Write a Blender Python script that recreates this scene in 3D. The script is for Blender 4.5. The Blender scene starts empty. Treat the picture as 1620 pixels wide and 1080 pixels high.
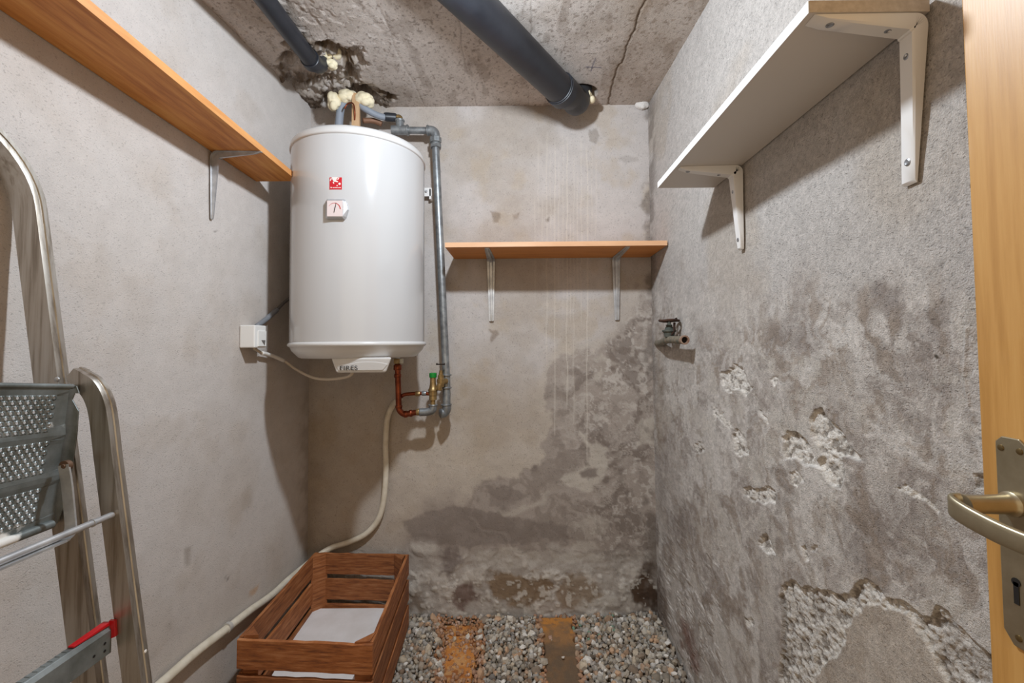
import bpy, bmesh, math, random
import numpy as np
from mathutils import Vector, Matrix

random.seed(7)
RNG = np.random.default_rng(7)
SC = bpy.context.scene
COL = SC.collection
H = 1.11                                   # camera height above the gravel

# ------------------------------------------------------------------ camera
F, CX, CY = 700.0, 827.0, 520.6
PITCH, ROLL = math.radians(2.0), 0.009
_r0 = Vector((1, 0, 0)); _u0 = Vector((0, -math.sin(PITCH), math.cos(PITCH)))
FWD = Vector((0, math.cos(PITCH), math.sin(PITCH)))
RT = _r0 * math.cos(ROLL) - _u0 * math.sin(ROLL)
UP = _r0 * math.sin(ROLL) + _u0 * math.cos(ROLL)
cam_data = bpy.data.cameras.new('camera')
cam_data.sensor_width = 36.0
cam_data.lens = F / 1620 * 36
cam_data.shift_x = (810 - CX) / 1620
cam_data.shift_y = (CY - 540) / 1620
cam_data.clip_start = 0.02
cam = bpy.data.objects.new('camera', cam_data)
COL.objects.link(cam)
cam.matrix_world = Matrix(((RT.x, UP.x, -FWD.x, 0), (RT.y, UP.y, -FWD.y, 0), (RT.z, UP.z, -FWD.z, H), (0, 0, 0, 1)))
SC.camera = cam

# ------------------------------------------------------------------ world, lamp, exposure
world = bpy.data.worlds.new('world'); SC.world = world
world.use_nodes = True
world.node_tree.nodes['Background'].inputs['Color'].default_value = (1.0, 0.79, 0.53, 1)
world.node_tree.nodes['Background'].inputs['Strength'].default_value = 0.88
SC.view_settings.view_transform = 'Standard'
SC.view_settings.look = 'None'
SC.view_settings.gamma = 1.0
SC.view_settings.use_curve_mapping = False
SC.view_settings.exposure = 0.0
ld = bpy.data.lights.new('ceiling_lamp_light', 'POINT')
ld.energy = 40.0; ld.color = (0.81, 0.905, 1.0); ld.shadow_soft_size = 0.028
ld.use_nodes = True
_nt = ld.node_tree; _em = _nt.nodes['Emission']; _fo = _nt.nodes.new('ShaderNodeLightFalloff'); _fo.inputs['Strength'].default_value = 1.0
_nt.links.new(_fo.outputs['Linear'], _em.inputs['Strength'])
lo = bpy.data.objects.new('ceiling_lamp_light', ld); lo.location = (-0.10, 0.90, H + 0.797); COL.objects.link(lo)

# ------------------------------------------------------------------ picture <-> place (photograph taken as 1620x1080)
def _dir(px, py):
    return RT * ((px - CX) / F) - UP * ((py - CY) / F) + FWD
def S(px, py, Y):
    d = _dir(px, py); t = Y / d.y
    return Vector((d.x * t, Y, d.z * t + H))
def SX(px, py, X):
    d = _dir(px, py); t = X / d.x
    return Vector((X, d.y * t, d.z * t + H))
def SZ(px, py, Z):
    d = _dir(px, py); t = (Z - H) / d.z
    return Vector((d.x * t, d.y * t, Z))
_R = np.array(RT); _U = np.array(UP); _F = np.array(FWD)
def proj(P):
    Q = P - np.array([0, 0, H])
    w = np.maximum(Q @ _F, 0.05)
    return CX + F * (Q @ _R) / w, CY - F * (Q @ _U) / w

YB = 1.85
XL = S(489, 560, YB).x
XR = S(1032.5, 560, YB).x
_c = S(757, 168, YB)
def ceil_z(y): return _c.z + 0.066 * (y - YB)

# ------------------------------------------------------------------ noise
def _hash(ix, iy, s):
    h = (ix.astype(np.int64) * 374761393 + iy.astype(np.int64) * 668265263 + s * 974634777) & 0xffffffff
    h = ((h ^ (h >> 13)) * 1274126177) & 0xffffffff
    h = (h ^ (h >> 16)) & 0xffffffff
    return h / 4294967295.0
def vn(x, y, s=0):
    ix = np.floor(x); iy = np.floor(y); fx = x - ix; fy = y - iy
    fx = fx * fx * fx * (fx * (fx * 6 - 15) + 10); fy = fy * fy * fy * (fy * (fy * 6 - 15) + 10)
    a = _hash(ix, iy, s); b = _hash(ix + 1, iy, s); c = _hash(ix, iy + 1, s); d = _hash(ix + 1, iy + 1, s)
    return a + (b - a) * fx + (c - a) * fy + (a - b - c + d) * fx * fy
def fbm(x, y, s=0, o=5, g=0.5):
    t = 0; a = 1; n = 0
    for i in range(o):
        t = t + a * vn(x * 2 ** i + 17.3 * i, y * 2 ** i - 9.1 * i, s + i); n += a; a *= g
    return t / n
def ss(a, b, x):
    t = np.clip((x - a) / (b - a), 0, 1); return t * t * (3 - 2 * t)
def sdf(px, py, poly):
    """signed distance to a polygon, negative inside"""
    d = np.full(px.shape, 1e18); sgn = np.zeros(px.shape, bool)
    n = len(poly)
    for i in range(n):
        ax, ay = poly[i]; bx, by = poly[(i + 1) % n]
        ex, ey = bx - ax, by - ay
        wx, wy = px - ax, py - ay
        t = np.clip((wx * ex + wy * ey) / (ex * ex + ey * ey + 1e-9), 0, 1)
        d = np.minimum(d, (wx - ex * t) ** 2 + (wy - ey * t) ** 2)
        c = ((ay > py) != (by > py)) & (px < (bx - ax) * (py - ay) / ((by - ay) or 1e-9) + ax)
        sgn ^= c
    d = np.sqrt(d)
    return np.where(sgn, -d, d)
def line_d(px, py, pts):
    d = np.full(px.shape, 1e18)
    for (ax, ay), (bx, by) in zip(pts[:-1], pts[1:]):
        ex, ey = bx - ax, by - ay
        t = np.clip(((px - ax) * ex + (py - ay) * ey) / (ex * ex + ey * ey + 1e-9), 0, 1)
        d = np.minimum(d, (px - ax - ex * t) ** 2 + (py - ay - ey * t) ** 2)
    return np.sqrt(d)
def lin(c):
    return np.array([((v / 255) / 12.92 if v / 255 <= 0.04045 else ((v / 255 + 0.055) / 1.055) ** 2.4) for v in c])
def blend(C, col, m, k=1.0):
    return C + (lin(col) * k - C) * m[:, None]

# ------------------------------------------------------------------ materials
MATS = {}
def mat(name, col, rough=0.6, metal=0.0, bump=None, var=None, coat=0.0, spec=0.5, stretch=None, vscale=8.0, alt=None):
    """bump=(scale, strength, distance); var = second colour mixed in by noise of scale vscale"""
    if name in MATS: return MATS[name]
    m = bpy.data.materials.new(name); m.use_nodes = True
    nt = m.node_tree; b = nt.nodes['Principled BSDF']
    b.inputs['Base Color'].default_value = (*lin(col), 1)
    b.inputs['Roughness'].default_value = rough
    b.inputs['Metallic'].default_value = metal
    b.inputs['Specular IOR Level'].default_value = spec
    b.inputs['Coat Weight'].default_value = coat
    tc = nt.nodes.new('ShaderNodeTexCoord'); mp = nt.nodes.new('ShaderNodeMapping')
    nt.links.new(tc.outputs['Object'], mp.inputs['Vector'])
    if stretch: mp.inputs['Scale'].default_value = stretch
    if var:
        n = nt.nodes.new('ShaderNodeTexNoise'); n.inputs['Scale'].default_value = vscale; n.inputs['Detail'].default_value = 7
        n.inputs['Roughness'].default_value = 0.62
        nt.links.new(mp.outputs[0], n.inputs['Vector'])
        r = nt.nodes.new('ShaderNodeValToRGB')
        r.color_ramp.elements[0].position = 0.34; r.color_ramp.elements[1].position = 0.66
        r.color_ramp.elements[0].color = (*lin(col), 1); r.color_ramp.elements[1].color = (*lin(var), 1)
        if alt:
            e = r.color_ramp.elements.new(0.5); e.color = (*lin(alt), 1)
        nt.links.new(n.outputs['Fac'], r.inputs['Fac']); nt.links.new(r.outputs['Color'], b.inputs['Base Color'])
    if bump:
        n2 = nt.nodes.new('ShaderNodeTexNoise'); n2.inputs['Scale'].default_value = bump[0]; n2.inputs['Detail'].default_value = 4
        nt.links.new(mp.outputs[0], n2.inputs['Vector'])
        bm_ = nt.nodes.new('ShaderNodeBump'); bm_.inputs['Strength'].default_value = bump[1]; bm_.inputs['Distance'].default_value = bump[2]
        nt.links.new(n2.outputs['Fac'], bm_.inputs['Height']); nt.links.new(bm_.outputs['Normal'], b.inputs['Normal'])
    MATS[name] = m
    return m

def wall_mat(name, scale=300, strength=0.5, dist=0.002, pits=0.0, speck=0.12, rough=0.92, pitscale=170):
    """plaster: colour comes from the surface's own colour attribute, fine grain and stipple relief from noise"""
    m = bpy.data.materials.new(name); m.use_nodes = True
    nt = m.node_tree; b = nt.nodes['Principled BSDF']; L = nt.links
    b.inputs['Roughness'].default_value = rough; b.inputs['Specular IOR Level'].default_value = 0.2
    at = nt.nodes.new('ShaderNodeAttribute'); at.attribute_name = 'Col'
    tc = nt.nodes.new('ShaderNodeTexCoord')
    n = nt.nodes.new('ShaderNodeTexNoise'); n.inputs['Scale'].default_value = scale; n.inputs['Detail'].default_value = 5; n.inputs['Roughness'].default_value = 0.6
    L.new(tc.outputs['Object'], n.inputs['Vector'])
    mr = nt.nodes.new('ShaderNodeMapRange'); mr.inputs['From Min'].default_value = 0.3; mr.inputs['From Max'].default_value = 0.7
    mr.inputs['To Min'].default_value = 1 - speck; mr.inputs['To Max'].default_value = 1 + speck
    L.new(n.outputs['Fac'], mr.inputs['Value'])
    mx = nt.nodes.new('ShaderNodeVectorMath'); mx.operation = 'SCALE'
    L.new(at.outputs['Color'], mx.inputs[0]); L.new(mr.outputs['Result'], mx.inputs['Scale'])
    out = mx.outputs[0]
    hsum = n.outputs['Fac']
    if pits:
        n3 = nt.nodes.new('ShaderNodeTexNoise'); n3.inputs['Scale'].default_value = pitscale; n3.inputs['Detail'].default_value = 3
        mpp = nt.nodes.new('ShaderNodeMapping'); mpp.inputs['Scale'].default_value = (1, 0.6, 1); mpp.inputs['Location'].default_value = (3, 1, 2)
        L.new(tc.outputs['Object'], mpp.inputs['Vector']); L.new(mpp.outputs[0], n3.inputs['Vector'])
        r3 = nt.nodes.new('ShaderNodeMapRange'); r3.inputs['From Min'].default_value = 0.30; r3.inputs['From Max'].default_value = 0.40
        L.new(n3.outputs['Fac'], r3.inputs['Value'])
        ad = nt.nodes.new('ShaderNodeMath'); ad.operation = 'MULTIPLY_ADD'; ad.inputs[1].default_value = pits
        L.new(r3.outputs['Result'], ad.inputs[0]); L.new(n.outputs['Fac'], ad.inputs[2]); hsum = ad.outputs[0]
    if pits:
        cm = nt.nodes.new('ShaderNodeMapRange'); cm.inputs['To Min'].default_value = 0.78; L.new(r3.outputs['Result'], cm.inputs['Value'])
        m2 = nt.nodes.new('ShaderNodeVectorMath'); m2.operation = 'SCALE'; L.new(out, m2.inputs[0]); L.new(cm.outputs['Result'], m2.inputs['Scale']); out = m2.outputs[0]
    L.new(out, b.inputs['Base Color'])
    bp = nt.nodes.new('ShaderNodeBump'); bp.inputs['Strength'].default_value = strength; bp.inputs['Distance'].default_value = dist
    L.new(hsum, bp.inputs['Height']); L.new(bp.outputs['Normal'], b.inputs['Normal'])
    return m

# ------------------------------------------------------------------ mesh helpers
def tag(o, label=None, cat=None, group=None, kind=None):
    if label: o['label'] = label
    if cat: o['category'] = cat
    if group: o['group'] = group
    if kind: o['kind'] = kind
    return o
def empty(name, loc, label=None, cat=None, group=None, kind=None):
    o = bpy.data.objects.new(name, None); o.empty_display_size = 0.05; COL.objects.link(o)
    o.location = loc; return tag(o, label, cat, group, kind)
def link(name, me, m, parent=None):
    o = bpy.data.objects.new(name, me); COL.objects.link(o)
    if m is not None and not me.materials: me.materials.append(m)
    if parent is not None:
        o.parent = parent
        o.location = -world_loc(parent)
    return o
def world_loc(o):
    v = Vector(o.location)
    if o.parent: v += world_loc(o.parent)
    return v
def build(name, bm, m, parent=None, smooth=False, bevel=0.0, seg=2):
    """links a bmesh written in world coordinates as ONE mesh object"""
    bmesh.ops.recalc_face_normals(bm, faces=bm.faces[:])
    me = bpy.data.meshes.new(name); bm.to_mesh(me); bm.free()
    if smooth:
        me.polygons.foreach_set('use_smooth', [True] * len(me.polygons))
        if smooth != 'all': me.set_sharp_from_angle(angle=math.radians(38))
    o = link(name, me, m, parent)
    if bevel:
        bv = o.modifiers.new('bevel', 'BEVEL'); bv.width = bevel; bv.segments = seg; bv.limit_method = 'ANGLE'; bv.angle_limit = math.radians(40)
    return o
def NB(): return bmesh.new()
def box(bm, p0, p1):
    xs, ys, zs = zip(p0, p1)
    v = [bm.verts.new((xs[i], ys[j], zs[k])) for i in (0, 1) for j in (0, 1) for k in (0, 1)]
    for f in ((0, 1, 3, 2), (4, 6, 7, 5), (0, 4, 5, 1), (2, 3, 7, 6), (0, 2, 6, 4), (1, 5, 7, 3)):
        bm.faces.new([v[i] for i in f])
    return bm
def hexa(bm, a, b):
    """solid between two quads a and b (4 corners each, same order)"""
    va = [bm.verts.new(p) for p in a]; vb = [bm.verts.new(p) for p in b]
    bm.faces.new(va); bm.faces.new(vb[::-1])
    for i in range(4):
        j = (i + 1) % 4; bm.faces.new((va[i], vb[i], vb[j], va[j]))
    return bm
def catmull(pts, n=8):
    pts = [Vector(p) for p in pts]; out = []
    for i in range(len(pts) - 1):
        p0 = pts[max(i - 1, 0)]; p1 = pts[i]; p2 = pts[i + 1]; p3 = pts[min(i + 2, len(pts) - 1)]
        for k in range(n):
            t = k / n
            out.append(0.5 * ((2 * p1) + (p2 - p0) * t + (2 * p0 - 5 * p1 + 4 * p2 - p3) * t * t + (3 * p1 - p0 - 3 * p2 + p3) * t ** 3))
    out.append(pts[-1]); return out
def tube(bm, pts, r, seg=16, cap=True, radii=None, flat=None):
    pts = [Vector(p) for p in pts]; rings = []; nrm = None
    for i, p in enumerate(pts):
        t = (pts[min(i + 1, len(pts) - 1)] - pts[max(i - 1, 0)]).normalized()
        if nrm is None:
            nrm = t.orthogonal().normalized()
        nrm = (nrm - t * nrm.dot(t)).normalized(); bn = t.cross(nrm)
        rr = radii[i] if radii else r
        rings.append([bm.verts.new(p + (nrm * math.cos(a) + bn * math.sin(a)) * rr) for a in [2 * math.pi * k / seg for k in range(seg)]])
    for a, b in zip(rings[:-1], rings[1:]):
        for k in range(seg):
            bm.faces.new((a[k], a[(k + 1) % seg], b[(k + 1) % seg], b[k]))
    if cap:
        bm.faces.new(rings[0][::-1]); bm.faces.new(rings[-1])
    return bm
def lathe(bm, c, axis, prof, seg=24, cap=True):
    """prof: list of (along, radius) about the axis from c"""
    c = Vector(c); axis = Vector(axis).normalized(); n = axis.orthogonal().normalized(); b = axis.cross(n); rings = []
    for a, r in prof:
        rings.append([bm.verts.new(c + axis * a + (n * math.cos(2 * math.pi * k / seg) + b * math.sin(2 * math.pi * k / seg)) * max(r, 1e-4)) for k in range(seg)])
    for p, q in zip(rings[:-1], rings[1:]):
        for k in range(seg):
            bm.faces.new((p[k], p[(k + 1) % seg], q[(k + 1) % seg], q[k]))
    if cap:
        bm.faces.new(rings[0][::-1]); bm.faces.new(rings[-1])
    return bm
def sweep(bm, frames, profs, closed_prof=True, cap=True):
    """frames: (point, a-axis, b-axis); profs: list of 2D outlines"""
    rings = [[bm.verts.new(p + A * a + B * b) for a, b in pr] for (p, A, B), pr in zip(frames, profs)]
    n = len(rings[0])
    for r, q in zip(rings[:-1], rings[1:]):
        for k in range(n if closed_prof else n - 1):
            bm.faces.new((r[k], r[(k + 1) % n], q[(k + 1) % n], q[k]))
    if cap and closed_prof:
        bm.faces.new(rings[0][::-1]); bm.faces.new(rings[-1])
    return bm
def prism(bm, pts, off):
    off = Vector(off); a = [bm.verts.new(p) for p in pts]; b = [bm.verts.new(Vector(p) + off) for p in pts]
    bm.faces.new(a); bm.faces.new(b[::-1])
    for i in range(len(a)):
        j = (i + 1) % len(a); bm.faces.new((a[i], b[i], b[j], a[j]))
    return bm
def grid_mesh(name, P, C, m, flip=False, kind='structure', parent=None):
    """P (n,k,3) surface points, C (n,k,3) colours -> one mesh"""
    n, k = P.shape[:2]
    me = bpy.data.meshes.new(name)
    idx = np.arange(n * k).reshape(n, k)
    q = np.stack([idx[:-1, :-1], idx[1:, :-1], idx[1:, 1:], idx[:-1, 1:]], -1).reshape(-1, 4)
    if flip: q = q[:, ::-1]
    me.vertices.add(n * k); me.vertices.foreach_set('co', P.reshape(-1).astype(np.float32))
    me.loops.add(q.size); me.loops.foreach_set('vertex_index', q.reshape(-1).astype(np.int32))
    me.polygons.add(len(q)); me.polygons.foreach_set('loop_start', np.arange(0, q.size, 4, dtype=np.int32))
    me.update(calc_edges=True)
    me.polygons.foreach_set('use_smooth', np.ones(len(q), bool))
    a = me.color_attributes.new('Col', 'FLOAT_COLOR', 'POINT')
    rgba = np.ones((n * k, 4), np.float32); rgba[:, :3] = np.clip(C.reshape(-1, 3), 0.002, 0.95)
    a.data.foreach_set('color', rgba.reshape(-1))
    o = bpy.data.objects.new(name, me); COL.objects.link(o); me.materials.append(m)
    if kind: o['kind'] = kind
    if parent: o.parent = parent; o.location = -world_loc(parent)
    return o

# ================================================================== SETTING
# ---- back wall
def wall_back():
    xs = np.linspace(XL, XR, 380); zs = np.linspace(-0.03, _c.z + 0.05, 560)
    X, Z = np.meshgrid(xs, zs, indexing='ij'); x = X.ravel(); z = Z.ravel()
    P = np.stack([x, np.full_like(x, YB), z], -1)
    px, py = proj(P)
    w1 = fbm(x * 7, z * 7, 11) - 0.5; w2 = fbm(x * 7, z * 7, 31) - 0.5
    w3 = fbm(x * 26, z * 26, 41, 4) - 0.5; w4 = fbm(x * 26, z * 26, 51, 4) - 0.5
    qx = px + w1 * 52 + w3 * 20; qy = py + w2 * 52 + w4 * 20
    n0 = fbm(x * 3, z * 3, 3, 4); n1 = fbm(x * 11, z * 11, 5, 5); n2 = fbm(x * 40, z * 40, 6, 4)
    C = np.tile(lin((184, 176, 171)), (len(x), 1))
    C = blend(C, (160, 147, 133), ss(0.5, 0.75, n0) * 0.6)
    C = blend(C, (172, 156, 136), ss(0.52, 0.78, n1) * 0.45)
    low = ss(480, 760, py + w1 * 260)
    C = blend(C, (166, 150, 131), low * 0.62)
    C = blend(C, (150, 132, 110), ss(70, -40, sdf(px + w1 * 120, py + w2 * 120, [(700, 640), (800, 600), (830, 660), (760, 720), (690, 720)])) * .35)
    C = blend(C, (192, 180, 166), ss(60, -30, sdf(px + w1 * 120, py + w2 * 120, [(640, 730), (800, 700), (840, 740), (760, 770), (700, 790), (640, 770)])) * .4)
    # damp area
    D = [(878, 590), (895, 566), (935, 556), (985, 520), (1010, 450), (1045, 470), (1050, 975), (640, 975), (640, 860), (690, 812), (690, 795), (745, 785), (765, 772), (800, 768), (845, 752), (858, 738), (857, 706), (875, 690), (872, 650), (866, 640), (868, 612)]
    sd = sdf(qx, qy, D)
    soft = 5 + 26 * ss(780, 690, px) + 14 * ss(560, 500, py)
    damp = ss(soft, -soft, sd)
    C = blend(C, (182, 170, 157), ss(26, 4, sd) * (1 - damp) * 0.5)
    C = blend(C, (140, 128, 119), damp * 0.88)
    # mottling inside
    mo = fbm(x * 14 + w1 * 5, z * 14 + w2 * 5, 61, 5); right = ss(850, 960, px)
    C = blend(C, (166, 154, 144), damp * ss(0.50, 0.60, mo) * 0.6)
    C = blend(C, (196, 187, 178), damp * right * ss(0.55, 0.68, fbm(x * 9 + w3 * 4, z * 9 + w4 * 4, 77, 5)) * 0.6)
    C = blend(C, (116, 103, 94), damp * right * ss(0.46, 0.36, mo) * 0.7)
    C = blend(C, (176, 166, 156), damp * right * ss(0.56, 0.64, fbm(x * 22 + w3 * 6, z * 22 + w4 * 6, 71, 5)) * 0.55)
    # pale islands in the damp
    px2 = px + w3 * 16; py2 = py + w4 * 16
    for poly, a in (([(915, 678), (930, 696), (950, 702), (962, 715), (962, 740), (950, 768), (918, 778), (885, 760), (890, 752), (918, 742), (935, 728), (935, 708), (918, 692)], 0.85),
                    ([(782, 812), (810, 806), (846, 790), (872, 776), (868, 788), (838, 806), (806, 818)], 0.5),
                    ([(938, 592), (950, 586), (956, 594), (944, 602)], 0.6), ([(934, 566), (952, 558), (966, 572), (984, 578), (966, 580), (948, 568)], 0.5),
                    ([(908, 858), (940, 852), (950, 866), (930, 872), (905, 868)], 0.5), ([(874, 880), (900, 874), (955, 878), (950, 888), (900, 892), (876, 888)], 0.7),
                    ([(905, 826), (940, 812), (962, 822), (955, 846), (925, 850)], 0.35), ([(1005, 668), (1035, 660), (1040, 700), (1012, 700)], 0.6),
                    ([(755, 875), (800, 868), (850, 872), (860, 892), (800, 900), (760, 895)], 0.55), ([(690, 890), (720, 880), (725, 905), (692, 908)], 0.4)):
        C = blend(C, (186, 176, 164), ss(3, -3, sdf(px2, py2, poly)) * a)
    for poly, a in (([(922, 744), (945, 742), (950, 756), (930, 760), (920, 754)], 0.8), ([(925, 733), (934, 733), (934, 739), (926, 739)], 0.8),
                    ([(842, 738), (852, 734), (852, 746), (842, 747)], 0.8), ([(770, 772), (805, 768), (840, 780), (800, 806), (775, 800)], 0.5),
                    ([(640, 825), (720, 800), (790, 815), (900, 830), (900, 850), (760, 866), (690, 862), (650, 850)], 0.6)):
        C = blend(C, (118, 106, 98), ss(3, -3, sdf(px2, py2, poly)) * a)
    # bottom: salt bloom over brown
    bot = ss(858, 884, py + w1 * 40)
    sb = fbm(x * 18 + w1 * 3, z * 18, 81, 5)
    C = blend(C, (172, 164, 155), bot * 0.55)
    C = blend(C, (196, 188, 178), bot * ss(0.53, 0.66, sb) * 0.6)
    for poly, a, col in (([(765, 912), (800, 905), (868, 912), (870, 930), (858, 950), (812, 955), (780, 940)], 0.85, (122, 98, 72)),
                         ([(900, 915), (940, 914), (948, 940), (935, 955), (885, 952), (880, 935)], 0.75, (128, 106, 82)),
                         ([(650, 935), (670, 938), (672, 962), (648, 964)], 0.7, (128, 110, 92)),
                         ([(715, 922), (740, 918), (752, 940), (735, 965), (720, 950)], 0.8, (104, 80, 70)),
                         ([(1010, 905), (1036, 880), (1040, 965), (1012, 962), (1000, 935)], 0.95, (72, 52, 36)),
                         ([(700, 878), (725, 870), (730, 895), (700, 905)], 0.7, (106, 92, 86)),
                         ([(1020, 930), (1040, 930), (1040, 968), (1024, 966)], 0.6, (60, 44, 34))):
        C = blend(C, col, ss(7, -5, sdf(px + w3 * 34, py + w4 * 34, poly)) * a)
    flk = ss(0.60, 0.66, fbm(x * 45, z * 45, 91, 4)) * ss(890, 915, py)
    C = blend(C, (205, 198, 188), flk * 0.55)
    # corners
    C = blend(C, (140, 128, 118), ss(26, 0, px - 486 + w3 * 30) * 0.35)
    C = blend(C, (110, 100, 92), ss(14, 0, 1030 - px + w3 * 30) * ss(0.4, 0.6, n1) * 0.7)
    # dirt marks on the upper part
    for poly, a, col in (([(776, 335), (790, 336), (788, 352), (780, 352)], 0.6, (120, 104, 88)), ([(812, 338), (824, 338), (820, 346), (812, 346)], 0.5, (130, 112, 96)),
                         ([(932, 206), (944, 202), (950, 214), (942, 226), (932, 222)], 0.6, (132, 122, 112)), ([(864, 346), (870, 343), (869, 350), (865, 351)], 0.7, (96, 84, 72)),
                         ([(775, 523), (784, 521), (787, 527), (778, 541), (774, 538)], 0.65, (128, 112, 98)), ([(978, 250), (995, 246), (1010, 250), (1012, 258), (990, 258)], 0.3, (128, 120, 112))):
        C = blend(C, col, ss(2, -2, sdf(px + w3 * 9, py + w4 * 9, poly)) * a)
    # dried drips
    for i, (dx, y0, y1, a) in enumerate([(852, 215, 360, .25), (858, 300, 420, .3), (865, 200, 590, .45), (871, 230, 380, .3), (878, 215, 700, .5), (884, 240, 470, .35), (891, 200, 500, .3), (897, 210, 655, .65),
                                     (902, 330, 520, .4), (908, 230, 690, .35), (914, 260, 480, .4), (920, 210, 520, .45), (929, 220, 740, .6), (936, 215, 380, .3), (943, 240, 390, .35), (846, 300, 480, .25), (741, 890, 950, .2)]):
        d = np.abs(px - dx + (vn(z * 12, z * 0, i) - .5) * 2.0)
        C = blend(C, (206, 196, 183), ss(1.35, 0.3, d) * ss(y0, y0 + 25, py) * ss(y1, y1 - 25, py) * a * .8)
    C *= (0.93 + 0.14 * n2)[:, None]
    # relief
    dep = (n1 - 0.5) * 0.004 + (n0 - 0.5) * 0.006 + damp * (mo - 0.5) * 0.003 - flk * 0.002 - bot * (sb - 0.5) * 0.012
    edge = np.minimum(1, np.minimum((x - XL), (XR - x)) / 0.02)
    P[:, 1] += dep * np.clip(edge, 0, 1)
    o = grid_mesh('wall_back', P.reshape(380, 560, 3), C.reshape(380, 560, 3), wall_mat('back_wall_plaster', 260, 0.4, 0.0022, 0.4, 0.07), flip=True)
    return o
wall_back()

# ---- right wall
def wall_right():
    u = np.concatenate([np.linspace(1.0 / YB, 1.0 / 0.40, 520), np.linspace(1 / 0.40, 1 / 0.12, 24)[1:]])
    ys = np.concatenate([1.0 / u, [-0.1, -0.5]])[::-1]
    zs = np.concatenate([np.linspace(-0.03, 1.15, 860), np.linspace(1.15, 2.2, 260)[1:]])
    Y, Z = np.meshgrid(ys, zs, indexing='ij'); sh = Y.shape; y = Y.ravel(); z = Z.ravel()
    P = np.stack([np.full_like(y, XR), y, z], -1)
    px, py = proj(P)
    front = y > 0.3
    px = np.where(front, px, 9999); py = np.where(front, py, -9999)
    w1 = fbm(y * 8, z * 8, 111) - .5; w2 = fbm(y * 8, z * 8, 131) - .5
    w3 = fbm(y * 30, z * 30, 141, 4) - .5; w4 = fbm(y * 30, z * 30, 151, 4) - .5
    n0 = fbm(y * 3.5, z * 3.5, 103, 4); n1 = fbm(y * 12, z * 12, 105, 5); n2 = fbm(y * 50, z * 50, 106, 4)
    C = np.tile(lin((183, 176, 170)), (len(y), 1))
    C = blend(C, (170, 156, 140), ss(0.5, 0.7, n0) * 0.45)
    # damp lower part
    D = [(1028, 440), (1075, 470), (1130, 500), (1200, 480), (1260, 470), (1330, 455), (1400, 440), (1450, 445), (1560, 520), (1700, 560), (1700, 1500), (1000, 1500)]
    sd = sdf(px + w1 * 150 + w3 * 30, py + w2 * 150 + w4 * 30, D)
    damp = ss(70, -70, sd)
    C = blend(C, (184, 175, 167), damp * 0.85)
    mo = fbm(y * 7 + w1 * 3, z * 7 + w2 * 3, 161, 6, 0.55); mo2 = fbm(y * 17 + w3 * 2, z * 17, 171, 5, .55)
    C = blend(C, (152, 141, 133), damp * ss(0.48, 0.70, mo) * 0.7)
    C = blend(C, (204, 197, 190), damp * ss(0.47, 0.36, mo) * 0.8)
    C = blend(C, (136, 124, 115), damp * ss(0.54, 0.68, mo2) * 0.5)
    mo3 = fbm(y * 26 + w1 * 8, z * 16 + w2 * 8, 177, 5, .6)
    C = blend(C, (212, 205, 198), damp * ss(0.56, 0.66, mo3) * 0.5); C = blend(C, (140, 122, 104), damp * ss(0.44, 0.34, mo3) * 0.45)
    C = blend(C, (194, 186, 176), damp * ss(0.42, 0.33, mo2) * 0.5)
    for poly, a, s in (([(1375, 470), (1400, 452), (1435, 462), (1432, 500), (1400, 512), (1380, 495)], 0.75, 8),
                    ([(1225, 512), (1270, 505), (1320, 520), (1300, 560), (1245, 560), (1215, 540)], 0.5, 14),
                    ([(1420, 505), (1490, 490), (1510, 540), (1480, 560), (1420, 525)], 0.5, 12),
                    ([(1395, 580), (1500, 560), (1510, 620), (1440, 650), (1390, 620)], 0.35, 20),
                    ([(1190, 560), (1215, 556), (1220, 575), (1200, 580)], 0.6, 4), ([(1095, 488), (1112, 492), (1110, 528), (1098, 526)], 0.55, 4),
                    ([(1380, 800), (1450, 760), (1490, 790), (1470, 880), (1400, 870)], 0.35, 25),
                    ([(1320, 820), (1370, 830), (1380, 900), (1345, 900)], 0.45, 12), ([(1050, 820), (1085, 800), (1095, 835), (1060, 860)], 0.6, 10),
                    ([(1028, 560), (1050, 570), (1048, 640), (1030, 640)], 0.5, 8), ([(1030, 700), (1060, 690), (1070, 760), (1035, 780)], 0.4, 8)):
        C = blend(C, (116, 104, 97), ss(s * 1.5, -s * 1.5, sdf(px + w3 * 40 + w1 * 30, py + w4 * 40 + w2 * 30, poly)) * a * .8)
    for poly, a, s in (([(1080, 505), (1095, 500), (1090, 560), (1065, 590), (1050, 560), (1070, 540)], 0.6, 6),
                    ([(1050, 700), (1080, 720), (1075, 790), (1050, 760)], 0.45, 8), ([(1300, 590), (1380, 580), (1370, 630), (1310, 640)], 0.4, 14),
                    ([(1075, 470), (1180, 460), (1200, 520), (1120, 540), (1085, 520)], 0.35, 14)):
        C = blend(C, (196, 188, 180), ss(s, -s, sdf(px + w3 * 40, py + w4 * 40, poly)) * a)
    # rusty streak by the corner, black corner
    C = blend(C, (112, 76, 62), ss(8, -6, sdf(px + w3 * 14, py + w4 * 20, [(1080, 975), (1090, 985), (1106, 1060), (1098, 1062), (1082, 1020)])) * 0.75)
    C = blend(C, (84, 66, 52), ss(10, -6, sdf(px + w3 * 20, py + w4 * 30, [(1036, 900), (1050, 930), (1058, 990), (1046, 992), (1034, 965)])) * 0.7)
    C = blend(C, (150, 130, 104), ss(10, -6, sdf(px + w3 * 10, py + w4 * 20, [(1040, 515), (1046, 515), (1048, 700), (1040, 720)])) * 0.3)
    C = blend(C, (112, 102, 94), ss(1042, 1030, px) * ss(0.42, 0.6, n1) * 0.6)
    dep = (n1 - .5) * 0.003 + (n0 - .5) * 0.004
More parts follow.
